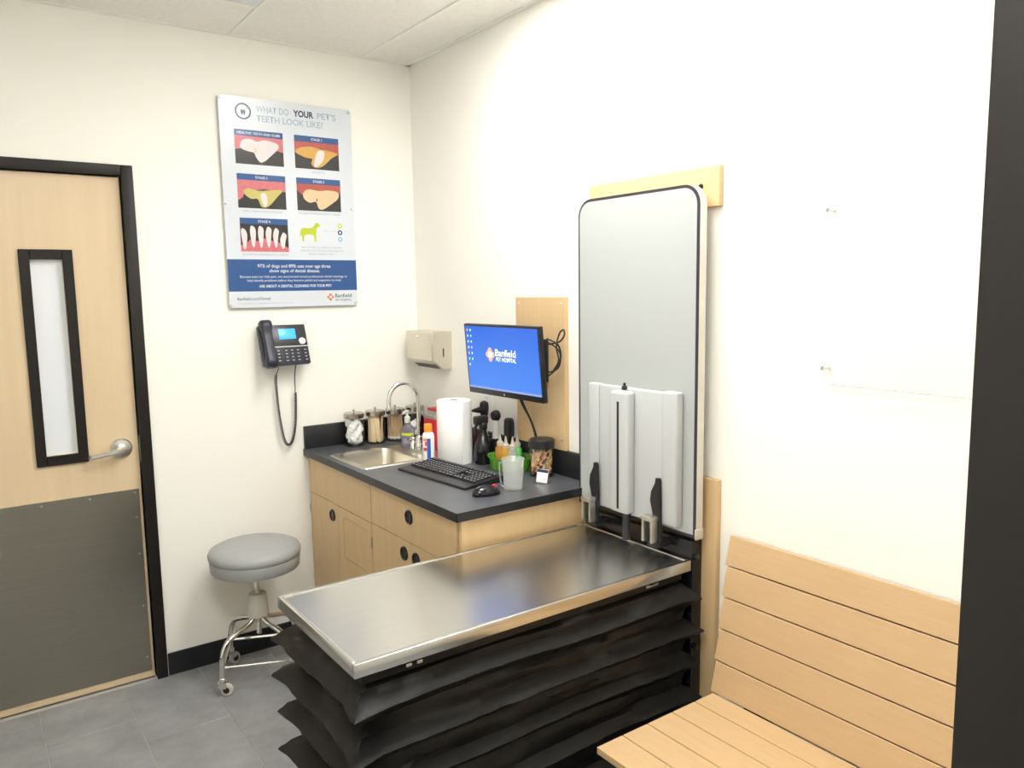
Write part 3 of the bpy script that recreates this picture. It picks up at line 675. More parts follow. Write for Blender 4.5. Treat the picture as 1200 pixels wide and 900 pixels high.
for z_ in (1.122, 1.168):
    r_ = obj('receptacle', MB().prism(rrect(0.034, 0.028, 0.008, 4, -0.635, z_), -0.007, -0.004, 'X'), 'white_plastic', ou)
    for y_ in (-0.642, -0.628): obj('slot', MB().box(-0.0074, -0.0068, y_ - 0.001, y_ + 0.001, z_ - 0.004, z_ + 0.005), 'black', r_, smooth=0)

# ================================================================ CABINETS, COUNTERTOP, SINK
FX = -0.602
def ring_pull(parent, y, z):
    r_ = obj('ring_pull', MB().lathe([(0.0175, 0.002), (0.0195, -0.004), (0.024, -0.0065), (0.027, -0.004), (0.0275, 0.0)], 28, (FX, y, z), 'X', cap=False), 'black_gloss', parent)
    obj('pull_cup', MB().lathe([(0.0, -0.0005), (0.012, -0.0008), (0.0185, -0.0022)], 24, (FX, y, z), 'X', cap=False), 'black', r_)
def front(name, y0, y1, z0, z1, parent, pulls=(), g=0.0016):
    o = obj(name, MB().box(FX, FX + 0.019, y0 + g, y1 - g, z0 + g, z1 - g, 0.0008, 1), 'maple_v', parent)
    for (y, z) in pulls: ring_pull(o, y, z)
    return o
ZB = CT - 0.032
cab1 = thing('sink_cabinet', 'maple base cabinet under the sink next to the stool', 'cabinet', (-0.29, -0.335, 0))
obj('body', MB().box(-0.582, -0.002, -0.020, -0.002, 0.10, ZB).box(-0.582, -0.002, -0.667, -0.650, 0.10, ZB).box(-0.582, -0.002, -0.65, -0.02, 0.10, 0.118).box(-0.012, -0.002, -0.65, -0.02, 0.118, ZB), 'maple_v', cab1, smooth=0)
obj('toe_kick', MB().box(-0.53, -0.50, -0.667, -0.002, 0.0, 0.10), 'rubber_base', cab1, smooth=0)
front('drawer_front', -0.667, -0.006, 0.712, ZB - 0.004, cab1)
front('door', -0.325, -0.006, 0.105, 0.712, cab1, [(-0.270, 0.655)])
d2 = MB()
yA, yB, zA, zB_ = -0.6654, -0.3266, 0.1066, 0.7104
iy0, iy1, iz0, iz1 = -0.615, -0.385, 0.490, 0.672
for (a, c, e, f_) in ((yA, iy0, zA, zB_), (iy1, yB, zA, zB_), (iy0, iy1, zA, iz0), (iy0, iy1, iz1, zB_)): d2.box(FX, FX + 0.019, a, c, e, f_)
dd = obj('door', d2, 'maple_v', cab1, smooth=0)
obj('inset_panel', MB().box(FX + 0.0005, FX + 0.017, iy0 + 0.0022, iy1 - 0.0022, iz0 + 0.0022, iz1 - 0.0022, 0.0006, 1), 'maple_v', dd)
for (y_, z_) in ((-0.6645, 0.630), (-0.0075, 0.632)):
    obj('hinge', MB().box(FX - 0.004, FX + 0.004, y_ - 0.005, y_ + 0.005, z_ - 0.022, z_ + 0.022, 0.002), 'nickel', cab1)
cab2 = thing('drawer_cabinet', 'maple base cabinet with black ring pulls beside the exam table', 'cabinet', (-0.29, -1.0, 0))
obj('body', MB().box(-0.582, -0.002, -0.686, -0.669, 0.10, ZB).box(-0.582, -0.002, -1.322, -0.686, 0.10, 0.118).box(-0.012, -0.002, -1.322, -0.686, 0.118, ZB), 'maple_v', cab2, smooth=0)
obj('toe_kick', MB().box(-0.53, -0.50, -1.34, -0.669, 0.0, 0.10), 'rubber_base', cab2, smooth=0)
obj('end_panel', MB().box(-0.592, -0.002, -1.345, -1.326, 0.0, ZB, 0.001, 1), 'maple_v', cab2)
front('drawer_front', -1.320, -0.669, 0.716, ZB - 0.004, cab2, [(-0.994, 0.815)])
front('door', -0.994, -0.669, 0.105, 0.716, cab2, [(-0.948, 0.664)])
front('door', -1.320, -0.994, 0.105, 0.716, cab2, [(-1.041, 0.664)])
# countertop with sink cut-out
SX0, SX1, SY0, SY1 = -0.572, -0.295, -0.572, -0.240
ct = thing('countertop', 'charcoal laminate countertop on the maple cabinets', 'countertop', (-0.31, -0.68, CT - 0.03))
CX, CY = -0.622, -1.366
cm = MB()
for (xa, xb, y0_, y1_) in ((CX, SX0, CY, 0), (SX1, 0, CY, 0), (SX0, SX1, SY1, 0), (SX0, SX1, CY, SY0)): cm.box(xa, xb, y0_, y1_, CT - 0.03, CT)
obj('top_slab', cm, 'counter', ct, smooth=0)
obj('front_edge', MB().box(CX - 0.002, CX, CY - 0.002, 0, CT - 0.031, CT - 0.0005).box(CX - 0.002, 0, CY - 0.002, CY, CT - 0.031, CT - 0.0005), 'counter_edge', ct, smooth=0, label='black front edge band')
for nm, bb, lb in (('backsplash', MB().box(CX + 0.002, 0, -0.019, 0, CT + 0.0003, CT + 0.107, 0.002), 'black backsplash strip behind the glass jars under the phone wall'), ('backsplash', MB().box(-0.019, 0, CY, -0.0195, CT + 0.0003, CT + 0.1005, 0.002), 'black backsplash strip below the monitor behind the treat jar')):
    tag(obj(nm, bb, 'counter_edge'), lb, 'backsplash')
sk = thing('sink', 'stainless steel drop-in sink in the countertop', 'sink', (-0.43, -0.41, CT))
rim = MB()
rz0, rz1 = CT + 0.0003, CT + 0.005
ox0, ox1, oy0, oy1 = -0.592, -0.165, -0.590, -0.222
ix0, ix1, iy0_, iy1_ = -0.562, -0.305, -0.562, -0.250
rc = (ix0 + ix1) / 2, (iy0_ + iy1_) / 2
outer = rrect(ox1 - ox0, oy1 - oy0, 0.02, 8, (ox0 + ox1) / 2, (oy0 + oy1) / 2)
outer2 = rrect(ox1 - ox0 - .008, oy1 - oy0 - .008, 0.018, 8, (ox0 + ox1) / 2, (oy0 + oy1) / 2)
inner = rrect(ix1 - ix0, iy1_ - iy0_, 0.045, 8, *rc)
lev = [[(p[0], p[1], rz0) for p in outer], [(p[0], p[1], rz1) for p in outer2], [(p[0], p[1], rz1 - 0.001) for p in inner]]
for z_, s_, r_ in ((CT - 0.006, 0.004, 0.043), (CT - 0.10, 0.012, 0.042), (CT - 0.135, 0.022, 0.040), (CT - 0.148, 0.045, 0.035), (CT - 0.150, 0.11, 0.015)):
    lev.append([(p[0], p[1], z_) for p in rrect(ix1 - ix0 - 2 * s_, iy1_ - iy0_ - 2 * s_, r_, 8, *rc)])
n_ = len(outer); vs = [p for l in lev for p in l]; fs = []
for i in range(len(lev) - 1):
    for k in range(n_): fs.append((i * n_ + k, i * n_ + (k + 1) % n_, (i + 1) * n_ + (k + 1) % n_, (i + 1) * n_ + k))
fs.append(tuple((len(lev) - 1) * n_ + k for k in range(n_)))
obj('bowl', MB().add(vs, fs), 'sink', sk, smooth=40)
obj('drain', MB().lathe([(0.0, -0.1475), (0.012, -0.1475), (0.02, -0.146), (0.038, -0.1475), (0.042, -0.1498)], 24, (rc[0], rc[1], CT), cap=False), 'chrome', sk)
FXc, FYc = -0.232, -0.412
fa = thing('faucet', 'tall chrome gooseneck faucet behind the sink', 'faucet', (FXc, FYc, CT + 0.005))
z0 = CT + 0.005
obj('base', MB().prism(rrect(0.05, 0.16, 0.024, 6, FXc, FYc), z0, z0 + 0.012, 'Z').lathe([(0.020, 0.010), (0.020, 0.04), (0.015, 0.05), (0.015, 0.065), (0.011, 0.07)], 20, (FXc, FYc, z0)), 'chrome', fa)
gp = [(FXc, FYc, z0 + 0.06), (FXc, FYc, z0 + 0.24)]
for i in range(1, 13):
    a = PI * i / 12; gp.append((FXc - 0.073 + 0.073 * math.cos(a), FYc, z0 + 0.245 + 0.073 * math.sin(a)))
gp.append((FXc - 0.147, FYc, z0 + 0.215))
obj('spout', MB().tube(gp, 0.0095, 12), 'chrome', fa)
obj('aerator', MB().lathe([(0.0105, 0.0), (0.0115, 0.004), (0.0115, 0.02), (0.0095, 0.024)], 14, (FXc - 0.147, FYc, z0 + 0.197)), 'chrome', fa)
for s_ in (-1, 1):
    hy = FYc + s_ * 0.058
    h_ = obj('handle', MB().lathe([(0.016, 0.010), (0.014, 0.03), (0.009, 0.036), (0.009, 0.044), (0.012, 0.05), (0.008, 0.056), (0.0, 0.057)], 16, (FXc, hy, z0)), 'chrome', fa)
    obj('cross_grip', MB().tube([(FXc - 0.026, hy, z0 + 0.047), (FXc + 0.026, hy, z0 + 0.047)], 0.0055, 8).tube([(FXc, hy - 0.026, z0 + 0.047), (FXc, hy + 0.026, z0 + 0.047)], 0.0055, 8), 'chrome', h_)

# ================================================================ THINGS ON THE COUNTER
def jar(name, label, loc, r=0.047, h=0.140, lid='lid_steel'):
    t = thing(name, label, 'jar', loc, group='glass supply jars by the sink')
    obj('glass', MB().lathe([(0.0, 0.004), (r - 0.006, 0.004), (r - 0.0025, 0.010), (r - 0.0025, h - 0.012), (r - 0.0055, h), (r - 0.003, h), (r, h - 0.012), (r, 0.006), (r - 0.006, 0.0), (0.0, 0.0)], 28), 'glass', t, local=True)
    l = obj('lid', MB().lathe([(0.0, h + 0.0205), (r - 0.004, h + 0.020), (r + 0.001, h + 0.016), (r + 0.001, h - 0.004), (r - 0.002, h - 0.004), (r - 0.002, h + 0.001), (0, h + 0.001)], 28), lid, t, local=True)
    obj('knob', MB().lathe([(0.004, h + 0.020), (0.003, h + 0.026), (0.006, h + 0.030), (0.005, h + 0.035), (0.0, h + 0.036)], 12), lid, l, local=True)
    return t
JY = -0.088
jar('supply_jar', 'glass jar with steel lid holding white cotton, nearest the phone', (-0.402, JY, CT))
jar('supply_jar', 'glass jar with steel lid holding flat wooden tongue depressors', (-0.292, JY, CT))
jar('supply_jar', 'glass jar with steel lid holding thin cotton swab sticks', (-0.186, JY - 0.003, CT))
jar('supply_jar', 'glass jar with steel lid in the corner behind the soap bottle', (-0.075, JY, CT))
cot = MB()
for k in range(60):
    a = 2.399 * k; rr = 0.0285 * math.sqrt((k * 7 % 60) / 60); zz = 0.021 + 0.100 * (k / 59)
    b = bmesh.new(); bmesh.ops.create_icosphere(b, subdivisions=2, radius=0.017)
    for v in b.verts: v.co *= 1 + 0.22 * noise.noise(v.co * 90 + Vector((k, 0, 0))); v.co += Vector((rr * math.cos(a), rr * math.sin(a), zz))
    cot.bm(b)
solo('cotton_wads', cot, 'cotton', 'white cotton wads filling the glass jar nearest the phone', 'cotton', (-0.402, JY, CT), kind='stuff', smooth=80)
cot = MB()
for k in range(12):
    a = random.random() * 2 * PI; rr = 0.024 * math.sqrt(random.random()); zz = 0.022 + 0.06 * (k / 11)
    b = bmesh.new(); bmesh.ops.create_icosphere(b, subdivisions=2, radius=0.017)
    for v in b.verts: v.co *= 1 + 0.2 * noise.noise(v.co * 90 + Vector((k, 5, 0))); v.co += Vector((rr * math.cos(a), rr * math.sin(a), zz))
    cot.bm(b)
solo('cotton_wads', cot, 'cotton', 'white cotton wads in the corner jar behind the soap', 'cotton', (-0.075, JY, CT), kind='stuff', smooth=80)
dm = MB().prism([(p[0], p[1]) for p in rrect(0.0145, 0.126, 0.007, 5)], -0.0009, 0.0009, 'Y')
dme = obj('tongue_depressor', dm, 'stick', smooth=0).data; bpy.data.objects.remove(bpy.data.objects['tongue_depressor'])
def sticks(name, me, n, c, r_in, lab, cat, grp, half):
    for k in range(n):
        o = bpy.data.objects.new(name, me); COL.objects.link(o)
        a = 2 * PI * k / n * 1.0 + random.uniform(-.15, .15); rr = r_in * (0.95 if k % 3 else 0.45)
        lean = random.uniform(-0.16, 0.16) * (1 if k % 2 else .4)
        o.location = (c[0] + rr * math.cos(a), c[1] + rr * math.sin(a), CT + 0.007 + half)
        o.rotation_euler = (random.uniform(-.06, .06), lean, a + PI / 2)
        tag(o, lab, cat, grp)
sticks('tongue_depressor', dme, 26, (-0.292, JY), 0.0355, 'flat wooden tongue depressor standing in the middle glass jar', 'tongue depressor', 'tongue depressors in the jar', 0.064)
sm_ = MB().tube([(0, 0, -0.060), (0, 0, 0.066)], 0.0016, 5)
sme = obj('cotton_swab', sm_, 'stick_dark', smooth=60).data; bpy.data.objects.remove(bpy.data.objects['cotton_swab'])
tip = obj('swab_tip', MB().lathe([(0.0, -0.007), (0.0024, -0.005), (0.003, 0.0), (0.0022, 0.006), (0, 0.007)], 6, (0, 0, -0.058)), 'cotton', smooth=60).data
bpy.data.objects.remove(bpy.data.objects['swab_tip'])
for k in range(46):
    a = 2.4 * k; rr = 0.037 * math.sqrt((k + .5) / 46)
    o = bpy.data.objects.new('cotton_swab', sme); COL.objects.link(o)
    o.location = (-0.186 + rr * math.cos(a), JY - 0.003 + rr * math.sin(a), CT + 0.073)
    o.rotation_euler = (random.uniform(-.05, .05), random.uniform(-.05, .05), 0)
    tag(o, 'thin wooden cotton swab standing in the glass jar beside the soap', 'cotton swab', 'cotton swabs in the jar')
    o2 = bpy.data.objects.new('cotton_tip', tip); COL.objects.link(o2); o2.parent = o
# soap
t = thing('soap_bottle', 'clear lilac hand soap bottle with white pump behind sink', 'soap', (-0.222, -0.285, CT + 0.005))
vs = [(0.036, 0.030, 0.0), (0.038, 0.032, 0.006), (0.038, 0.032, 0.07), (0.034, 0.028, 0.088), (0.020, 0.018, 0.100), (0.012, 0.012, 0.106), (0.012, 0.012, 0.116)]
n_ = 28; pv = []; pf = []
for (a_, b_, z_) in vs:
    for k in range(n_): q = 2 * PI * k / n_; pv.append((b_ * math.cos(q), a_ * math.sin(q), z_))
for i in range(len(vs) - 1):
    for k in range(n_): pf.append((i * n_ + k, i * n_ + (k + 1) % n_, (i + 1) * n_ + (k + 1) % n_, (i + 1) * n_ + k))
pf.append(tuple(range(n_)))
obj('bottle', MB().add(pv, pf), 'purple_gel', t, local=True)
def arc_label(name, r, z0_, z1_, a0, a1, m, parent, n=12, ry=None):
    ry = ry or r; vs = []; fs = []
    for i in range(n + 1):
        a = math.radians(a0 + (a1 - a0) * i / n)
        for z_ in (z0_, z1_): vs.append((r * math.cos(a), ry * math.sin(a), z_))
    for i in range(n): fs.append((2 * i, 2 * i + 2, 2 * i + 3, 2 * i + 1))
    return obj(name, MB().add(vs, fs), m, parent, local=True, smooth=60)
arc_label('label', 0.0326, 0.012, 0.052, 180, 290, 'l_lilac', t, ry=0.0386)
arc_label('label_spots', 0.0329, 0.020, 0.042, 200, 255, 'clear_b', t, ry=0.0389)
arc_label('label_stripe', 0.0327, 0.056, 0.068, 180, 290, 'lime', t, ry=0.0387)
obj('pump', MB().lathe([(0.013, 0.112), (0.014, 0.114), (0.014, 0.138), (0.006, 0.145), (0.005, 0.160), (0.010, 0.163), (0.010, 0.170), (0.0, 0.171)], 18).tube([(0, 0, 0.166), (-0.02, -0.012, 0.167), (-0.032, -0.018, 0.160)], 0.0045, 8), 'white_plastic', t, local=True)
# sharps container
t = thing('sharps_container', 'red sharps container with clear lid behind the orange capped bottle', 'container', (-0.088, -0.345, CT))
obj('tub', MB().prism(rrect(0.105, 0.120, 0.015, 5), 0, 0.135, 'Z'), 'red', t, local=True)
obj('clear_top', MB().prism(rrect(0.106, 0.121, 0.015, 5), 0.1352, 0.150, 'Z').prism(rrect(0.085, 0.10, 0.02, 5), 0.150, 0.168, 'Z'), 'clear_b', t, local=True)
obj('flap', MB().box(-0.035, 0.035, -0.045, 0.045, 0.1685, 0.182, 0.003), 'red_clear', t, local=True)
# orange capped bottle
t = thing('spray_adhesive_remover_bottle', 'white bottle with orange cap and blue and red label beside the sink', 'bottle', (-0.318, -0.650, CT))
t.name = 'capped_bottle'
obj('bottle', MB().lathe([(0.0, 0.0), (0.023, 0.0), (0.0255, 0.003), (0.0255, 0.118), (0.022, 0.130), (0.015, 0.137), (0.0, 0.138)], 26), 'white_plastic', t, local=True)
obj('cap', MB().lathe([(0.0165, 0.136), (0.0175, 0.139), (0.0170, 0.166), (0.0155, 0.170), (0.0, 0.171)], 24), 'orange', t, local=True, label='orange screw cap')
for (za, zb, a0, a1, m) in ((0.012, 0.112, 225, 262, 'l_blue'), (0.100, 0.112, 185, 225, 'l_orange'), (0.058, 0.072, 185, 232, 'l_red'), (0.008, 0.016, 185, 240, 'l_orange'), (0.080, 0.098, 205, 230, 'l_red')):
    arc_label('label_print', 0.0257 + 0.0001 * (a1 % 3), za, zb, a0, a1, m, t, 8)
# paper towel roll
t = thing('paper_towel_roll', 'tall white paper towel roll standing on the counter', 'paper towels', (-0.215, -0.695, CT))
R_ = 0.0735
obj('paper', MB().lathe([(0.019, 0.268), (0.024, 0.270), (R_ - 0.003, 0.268), (R_, 0.264), (R_ + 0.001, 0.13), (R_ + 0.0005, 0.004), (R_ - 0.002, 0.0), (0.019, 0.0)], 48, cap=False), 'paper', t, local=True, smooth=60)
obj('core', MB().lathe([(0.0188, 0.0), (0.0188, 0.267), (0.017, 0.267), (0.017, 0.0)], 24, cap=False), 'card_core', t, local=True)
fp = MB(); vs = []; fs = []
for i in range(15):
    a = math.radians(-40 - 4 * i); rr = R_ + 0.0015 + 0.004 * max(0, (i - 10) / 4)
    for z_ in (0.001, 0.267): vs.append((rr * math.cos(a), rr * math.sin(a), z_))
for i in range(14): fs.append((2 * i, 2 * i + 2, 2 * i + 3, 2 * i + 1))
obj('loose_sheet', fp.add(vs, fs), 'paper', t, local=True, smooth=60)
# black instruments behind the roll
t = thing('black_spray_bottle', 'glossy black rounded bottle with dark spray trigger behind paper towels', 'bottle', (-0.135, -0.795, CT))
obj('bottle', MB().lathe([(0.0, 0.0), (0.036, 0.0), (0.040, 0.006), (0.040, 0.06), (0.036, 0.085), (0.022, 0.115), (0.014, 0.135), (0.014, 0.150)], 26), 'black_gloss', t, local=True)
obj('spray_head', MB().box(-0.045, 0.022, -0.013, 0.013, 0.168, 0.205, 0.008, 3).lathe([(0.017, 0.148), (0.018, 0.150), (0.018, 0.170), (0.013, 0.176)], 16), 'black', t, local=True)
obj('trigger', MB().tube(spline([(-0.025, 0, 0.172), (-0.04, 0, 0.155), (-0.042, 0, 0.13)], 4), 0.006, 8), 'black', t, local=True)
t = thing('otoscope', 'black headed otoscope standing upright in a grey wall cradle', 'otoscope', (-0.075, -0.715, CT))
obj('cradle', MB().prism(rrect(0.075, 0.075, 0.012, 4), 0, 0.018, 'Z').prism(rrect(0.045, 0.045, 0.010, 4), 0.018, 0.10, 'Z'), 'black', t, local=True)
obj('handle', MB().lathe([(0.014, 0.09), (0.015, 0.10), (0.014, 0.165), (0.012, 0.185)], 18), 'nickel', t, local=True)
obj('head', MB().lathe([(0.012, 0.183), (0.018, 0.195), (0.021, 0.225), (0.018, 0.245), (0.008, 0.252), (0, 0.253)], 18).lathe([(0.015, -0.01), (0.011, -0.035), (0.004, -0.06), (0.0, -0.061)], 16, (-0.004, 0, 0.215), 'X'), 'black', t, local=True)
t = thing('ophthalmoscope', 'round headed black ophthalmoscope beside the otoscope', 'ophthalmoscope', (-0.070, -0.795, CT))
obj('cradle', MB().prism(rrect(0.06, 0.055, 0.012, 4), 0, 0.018, 'Z').prism(rrect(0.042, 0.042, 0.010, 4), 0.018, 0.10, 'Z'), 'black', t, local=True)
obj('handle', MB().lathe([(0.013, 0.09), (0.015, 0.10), (0.014, 0.16), (0.011, 0.18)], 18), 'white_plastic', t, local=True)
obj('head', MB().lathe([(0.0, -0.017), (0.018, -0.015), (0.0235, -0.004), (0.0235, 0.008), (0.018, 0.015), (0, 0.016)], 24, (0, 0, 0.197), 'X'), 'black', t, local=True)
t = thing('hair_clipper', 'black hair clipper with hanging loop next to the green basket', 'clipper', (-0.050, -0.858, CT))
obj('stand', MB().prism(rrect(0.055, 0.05, 0.012, 4), 0, 0.03, 'Z'), 'black', t, local=True)
obj('clipper_body', MB().lathe([(0.0, 0.02), (0.017, 0.022), (0.019, 0.06), (0.0165, 0.10), (0.019, 0.150), (0.017, 0.185), (0.010, 0.192), (0.0, 0.193)], 20), 'black', t, local=True)
obj('hanging_loop', MB().tube(spline([(0, -0.012, 0.185), (0, -0.024, 0.192), (0, -0.036, 0.180), (0, -0.037, 0.15), (0, -0.035, 0.125), (0, -0.022, 0.118), (0, -0.014, 0.122)], 6), 0.004, 8), 'black', t, local=True)
# green basket with squeeze bottles
BX, BY = -0.116, -0.957
t = thing('green_basket', 'translucent green oval plastic basket holding squeeze bottles', 'basket', (BX, BY, CT))
bp_ = [(0.0, 0.0, 0.0), (0.060, 0.072, 0.0), (0.066, 0.080, 0.004), (0.074, 0.094, 0.050), (0.080, 0.101, 0.056), (0.079, 0.100, 0.058), (0.072, 0.092, 0.053), (0.063, 0.077, 0.006), (0.0, 0.0, 0.004)]
vs = []; fs = []; n_ = 36
for (a_, b_, z_) in bp_:
    for k in range(n_): q = 2 * PI * k / n_; vs.append((a_ * math.cos(q), b_ * math.sin(q), z_))
for i in range(len(bp_) - 1):
    for k in range(n_): fs.append((i * n_ + k, i * n_ + (k + 1) % n_, (i + 1) * n_ + (k + 1) % n_, (i + 1) * n_ + k))
obj('tub', MB().add(vs, fs), 'green_clear', t, local=True, smooth=50)
t.rotation_euler = (0, 0, math.radians(12))
def squeeze(label, dx, dy, m, h=0.096, r=0.019, noz='nozzle'):
    q = thing('squeeze_bottle', label, 'squeeze bottle', (BX + dx, BY + dy, CT + 0.0055), group='squeeze bottles in the green basket')
    obj('bottle', MB().lathe([(0.0, 0.0), (r - 0.002, 0.0), (r, 0.003), (r, h - 0.014), (r * 0.6, h - 0.003), (r * 0.6, h)], 20), m, q, local=True)
    obj('nozzle', MB().lathe([(r * 0.72, h - 0.004), (r * 0.75, h + 0.010), (r * 0.4, h + 0.016), (0.0022, h + 0.045), (0.0, h + 0.046)], 16), noz, q, local=True)
squeeze('amber squeeze bottle with pointed nozzle in the green basket', -0.022, 0.034, 'honey')
squeeze('bright yellow squeeze bottle with pointed nozzle in the green basket', -0.020, -0.004, 'yellow_b', 0.090)
squeeze('clear squeeze bottle with pointed nozzle in the green basket', -0.012, -0.040, 'clear_b', 0.091)
squeeze('green squeeze bottle with pointed nozzle in the green basket', 0.020, -0.028, 'green_b', 0.095)
q = thing('round_white_bottle', 'rounded white bottle at the end of the green basket', 'bottle', (BX + 0.008, BY + 0.053, CT + 0.0055))
obj('bottle', MB().lathe([(0.0, 0.0), (0.012, 0.0), (0.015, 0.006), (0.019, 0.045), (0.022, 0.065), (0.021, 0.080), (0.014, 0.092), (0.0, 0.096)], 20), 'white_plastic', q, local=True)
# measuring cup
t = thing('measuring_cup', 'milky plastic measuring cup with handle at the counter edge', 'cup', (-0.292, -1.226, CT))
obj('cup', MB().lathe([(0.0, 0.0), (0.033, 0.0), (0.0345, 0.002), (0.042, 0.112), (0.044, 0.114), (0.043, 0.1155), (0.0405, 0.113), (0.0332, 0.004), (0.0, 0.003)], 36), 'milky', t, local=True, smooth=50)
obj('handle', MB().tube(spline([(-0.028, 0.030, 0.098), (-0.034, 0.036, 0.097), (-0.035, 0.037, 0.08), (-0.032, 0.034, 0.03), (-0.029, 0.031, 0.012), (-0.022, 0.024, 0.010)], 5), 0.0030, 8), 'milky', t, local=True)
obj('inner_ring', MB().lathe([(0.0335, 0.022), (0.0350, 0.022), (0.0352, 0.0245), (0.0337, 0.0245)], 32, cap=False), 'milky', t, local=True)
# treat jar
t = thing('treat_jar', 'clear plastic jar with black lid full of dog biscuits', 'jar', (-0.080, -1.125, CT))
r_, h_ = 0.052, 0.118
obj('jar_wall', MB().lathe([(0.0, 0.003), (r_ - 0.007, 0.003), (r_ - 0.0025, 0.008), (r_ - 0.0025, h_ - 0.016), (r_ - 0.009, h_ - 0.006), (r_ - 0.009, h_), (r_ - 0.006, h_), (r_ - 0.006, h_ - 0.006), (r_, h_ - 0.018), (r_, 0.006), (r_ - 0.006, 0.0), (0.0, 0.0)], 32), 'glass', t, local=True)
ld = MB().lathe([(0.0, h_ + 0.030), (r_ - 0.006, h_ + 0.030), (r_ - 0.001, h_ + 0.026), (r_ - 0.001, h_ - 0.004), (r_ - 0.004, h_ - 0.004), (r_ - 0.004, h_ + 0.002), (0.0, h_ + 0.002)], 36)
obj('lid', ld, 'black', t, local=True, label='black screw lid')
me_list = []
def biscuit(kind, i):
    b = MB()
    if kind == 0:
        poly = [(-0.014, -0.004), (-0.016, -0.008), (-0.012, -0.009), (-0.009, -0.0045), (0.009, -0.0045), (0.012, -0.009), (0.016, -0.008), (0.014, 0), (0.016, 0.008), (0.012, 0.009), (0.009, 0.0045), (-0.009, 0.0045), (-0.012, 0.009), (-0.016, 0.008), (-0.014, 0.004)]
        b.prism(poly, -0.0045, 0.0045, 'Z')
    else:
        b.lathe([(0.0, -0.009), (0.007, -0.007), (0.009, 0.0), (0.007, 0.007), (0.0, 0.009)], 10)
    return b
groups = {'biscuit': MB(), 'biscuit_dark': MB(), 'biscuit_red': MB(), 'biscuit_pale': MB()}
for i in range(240):
    k = i % 7
    m = ['biscuit', 'biscuit_pale', 'biscuit', 'biscuit_red', 'biscuit', 'biscuit_dark', 'biscuit_pale'][k]
    a = 2.399 * i; ring = 0.92 if i % 4 else 0.45
    rr = (r_ - 0.0145) * ring; zz = 0.017 + (h_ - 0.036) * ((i + random.random()) / 240)
    bb = biscuit(0 if m in ('biscuit', 'biscuit_pale') else 1, i)
    Rm = Matrix.Translation((rr * math.cos(a), rr * math.sin(a), zz)) @ Matrix.Rotation(a, 4, 'Z') @ Matrix.Rotation(PI / 2 + random.uniform(-.4, .4), 4, 'Y') @ Matrix.Rotation(random.random() * PI, 4, 'Z') @ Matrix.Scale(0.82, 4)
    bb.xf(Rm); groups[m].add(bb.v, bb.f)
tr = thing('dog_biscuits', 'mixed tan and dark dog biscuits heaped inside the clear jar', 'dog biscuits', (-0.080, -1.125, CT))
tr['kind'] = 'stuff'
for k, v in groups.items():
    o = obj({'biscuit': 'tan_biscuits', 'biscuit_dark': 'dark_biscuits', 'biscuit_red': 'red_biscuits', 'biscuit_pale': 'pale_biscuits'}[k], v, k, tr, local=True); o['kind'] = 'stuff'
# card in acrylic stand
t = thing('card_holder', 'small clear stand with white card in front of the treat jar', 'card holder', (-0.158, -1.222, CT), (0, 0, math.radians(-70)))
cl = Matrix.Translation((0, 0, 0.001)) @ Matrix.Rotation(math.radians(-14), 4, 'X')
obj('stand', MB().box(-0.026, 0.026, 0.0025, 0.0045, 0, 0.050).xf(cl).box(-0.026, 0.026, -0.012, 0.030, 0, 0.0018).box(-0.026, 0.026, -0.012, -0.0105, 0.0018, 0.010), 'acrylic', t, local=True, smooth=0)
cc = obj('card', MB().box(-0.024, 0.024, 0.0005, 0.0020, 0.002, 0.052).xf(cl), 'white_plastic', t, local=True, smooth=0)
obj('card_stripe', MB().box(-0.024, 0.024, 0.0002, 0.0005, 0.040, 0.051).xf(cl), 'l_navy', cc, local=True, smooth=0)
# keyboard
KX, KY = -0.368, -0.896
t = thing('keyboard', 'black computer keyboard lying on the counter in front of the towels', 'keyboard', (KX, KY, CT), (0, 0, math.radians(-90 + 5)))
# local: x along the keyboard (towards the viewer), y away from the sitter
kw, kd = 0.452, 0.185
side = [(-kd / 2, 0.0), (-kd / 2, 0.006), (-kd / 2 + 0.004, 0.009), (-kd / 2 + 0.052, 0.013), (kd / 2 - 0.004, 0.026), (kd / 2, 0.022), (kd / 2, 0.0)]
obj('base', MB().prism(side, -kw / 2, kw / 2, 'X'), 'black', t, local=True, smooth=20)
kk = MB(); kpr = MB()
rows = [(-0.030, 'bottom'), (-0.0115, 's'), (0.007, 'a'), (0.0255, 'q'), (0.044, 'n'), (0.068, 'f')]
pit = 0.0188
for (y_, rn) in rows:
    zt = 0.013 + (y_ + kd / 2 - 0.052) / (kd - 0.056) * 0.013
    xs = []
    x_ = -kw / 2 + 0.012
    lay = {'bottom': [1.25, 1.25, 1.25, 6.25, 1.25, 1.25, 1.25, 1.25], 's': [2.25] + [1] * 10 + [2.75], 'a': [1.75] + [1] * 11 + [2.25], 'q': [1.5] + [1] * 12 + [1.5], 'n': [1] * 13 + [2], 'f': [1] * 15}[rn]
    for w_ in lay: xs.append((x_, w_)); x_ += w_ * pit
    x_ = -kw / 2 + 0.012 + 15.3 * pit
    if rn in ('bottom', 'q', 'n', 'f'): xs += [(x_ + i * pit, 1) for i in range(3)]
    if rn == 's': xs += [(x_ + pit, 1)]
    x_ = -kw / 2 + 0.012 + 18.6 * pit
    xs += [(x_ + i * pit, 1) for i in range(4)]
    for (xa, w_) in xs:
        kk.box(xa + 0.0012, xa + w_ * pit - 0.0012, y_ - pit / 2 + 0.0010, y_ + pit / 2 - 0.0010, zt - 0.004, zt + 0.0065, 0.0025, 1)
        kpr.box(xa + 0.004, xa + 0.0095, y_ + 0.0005, y_ + 0.0055, zt + 0.0064, zt + 0.0068)
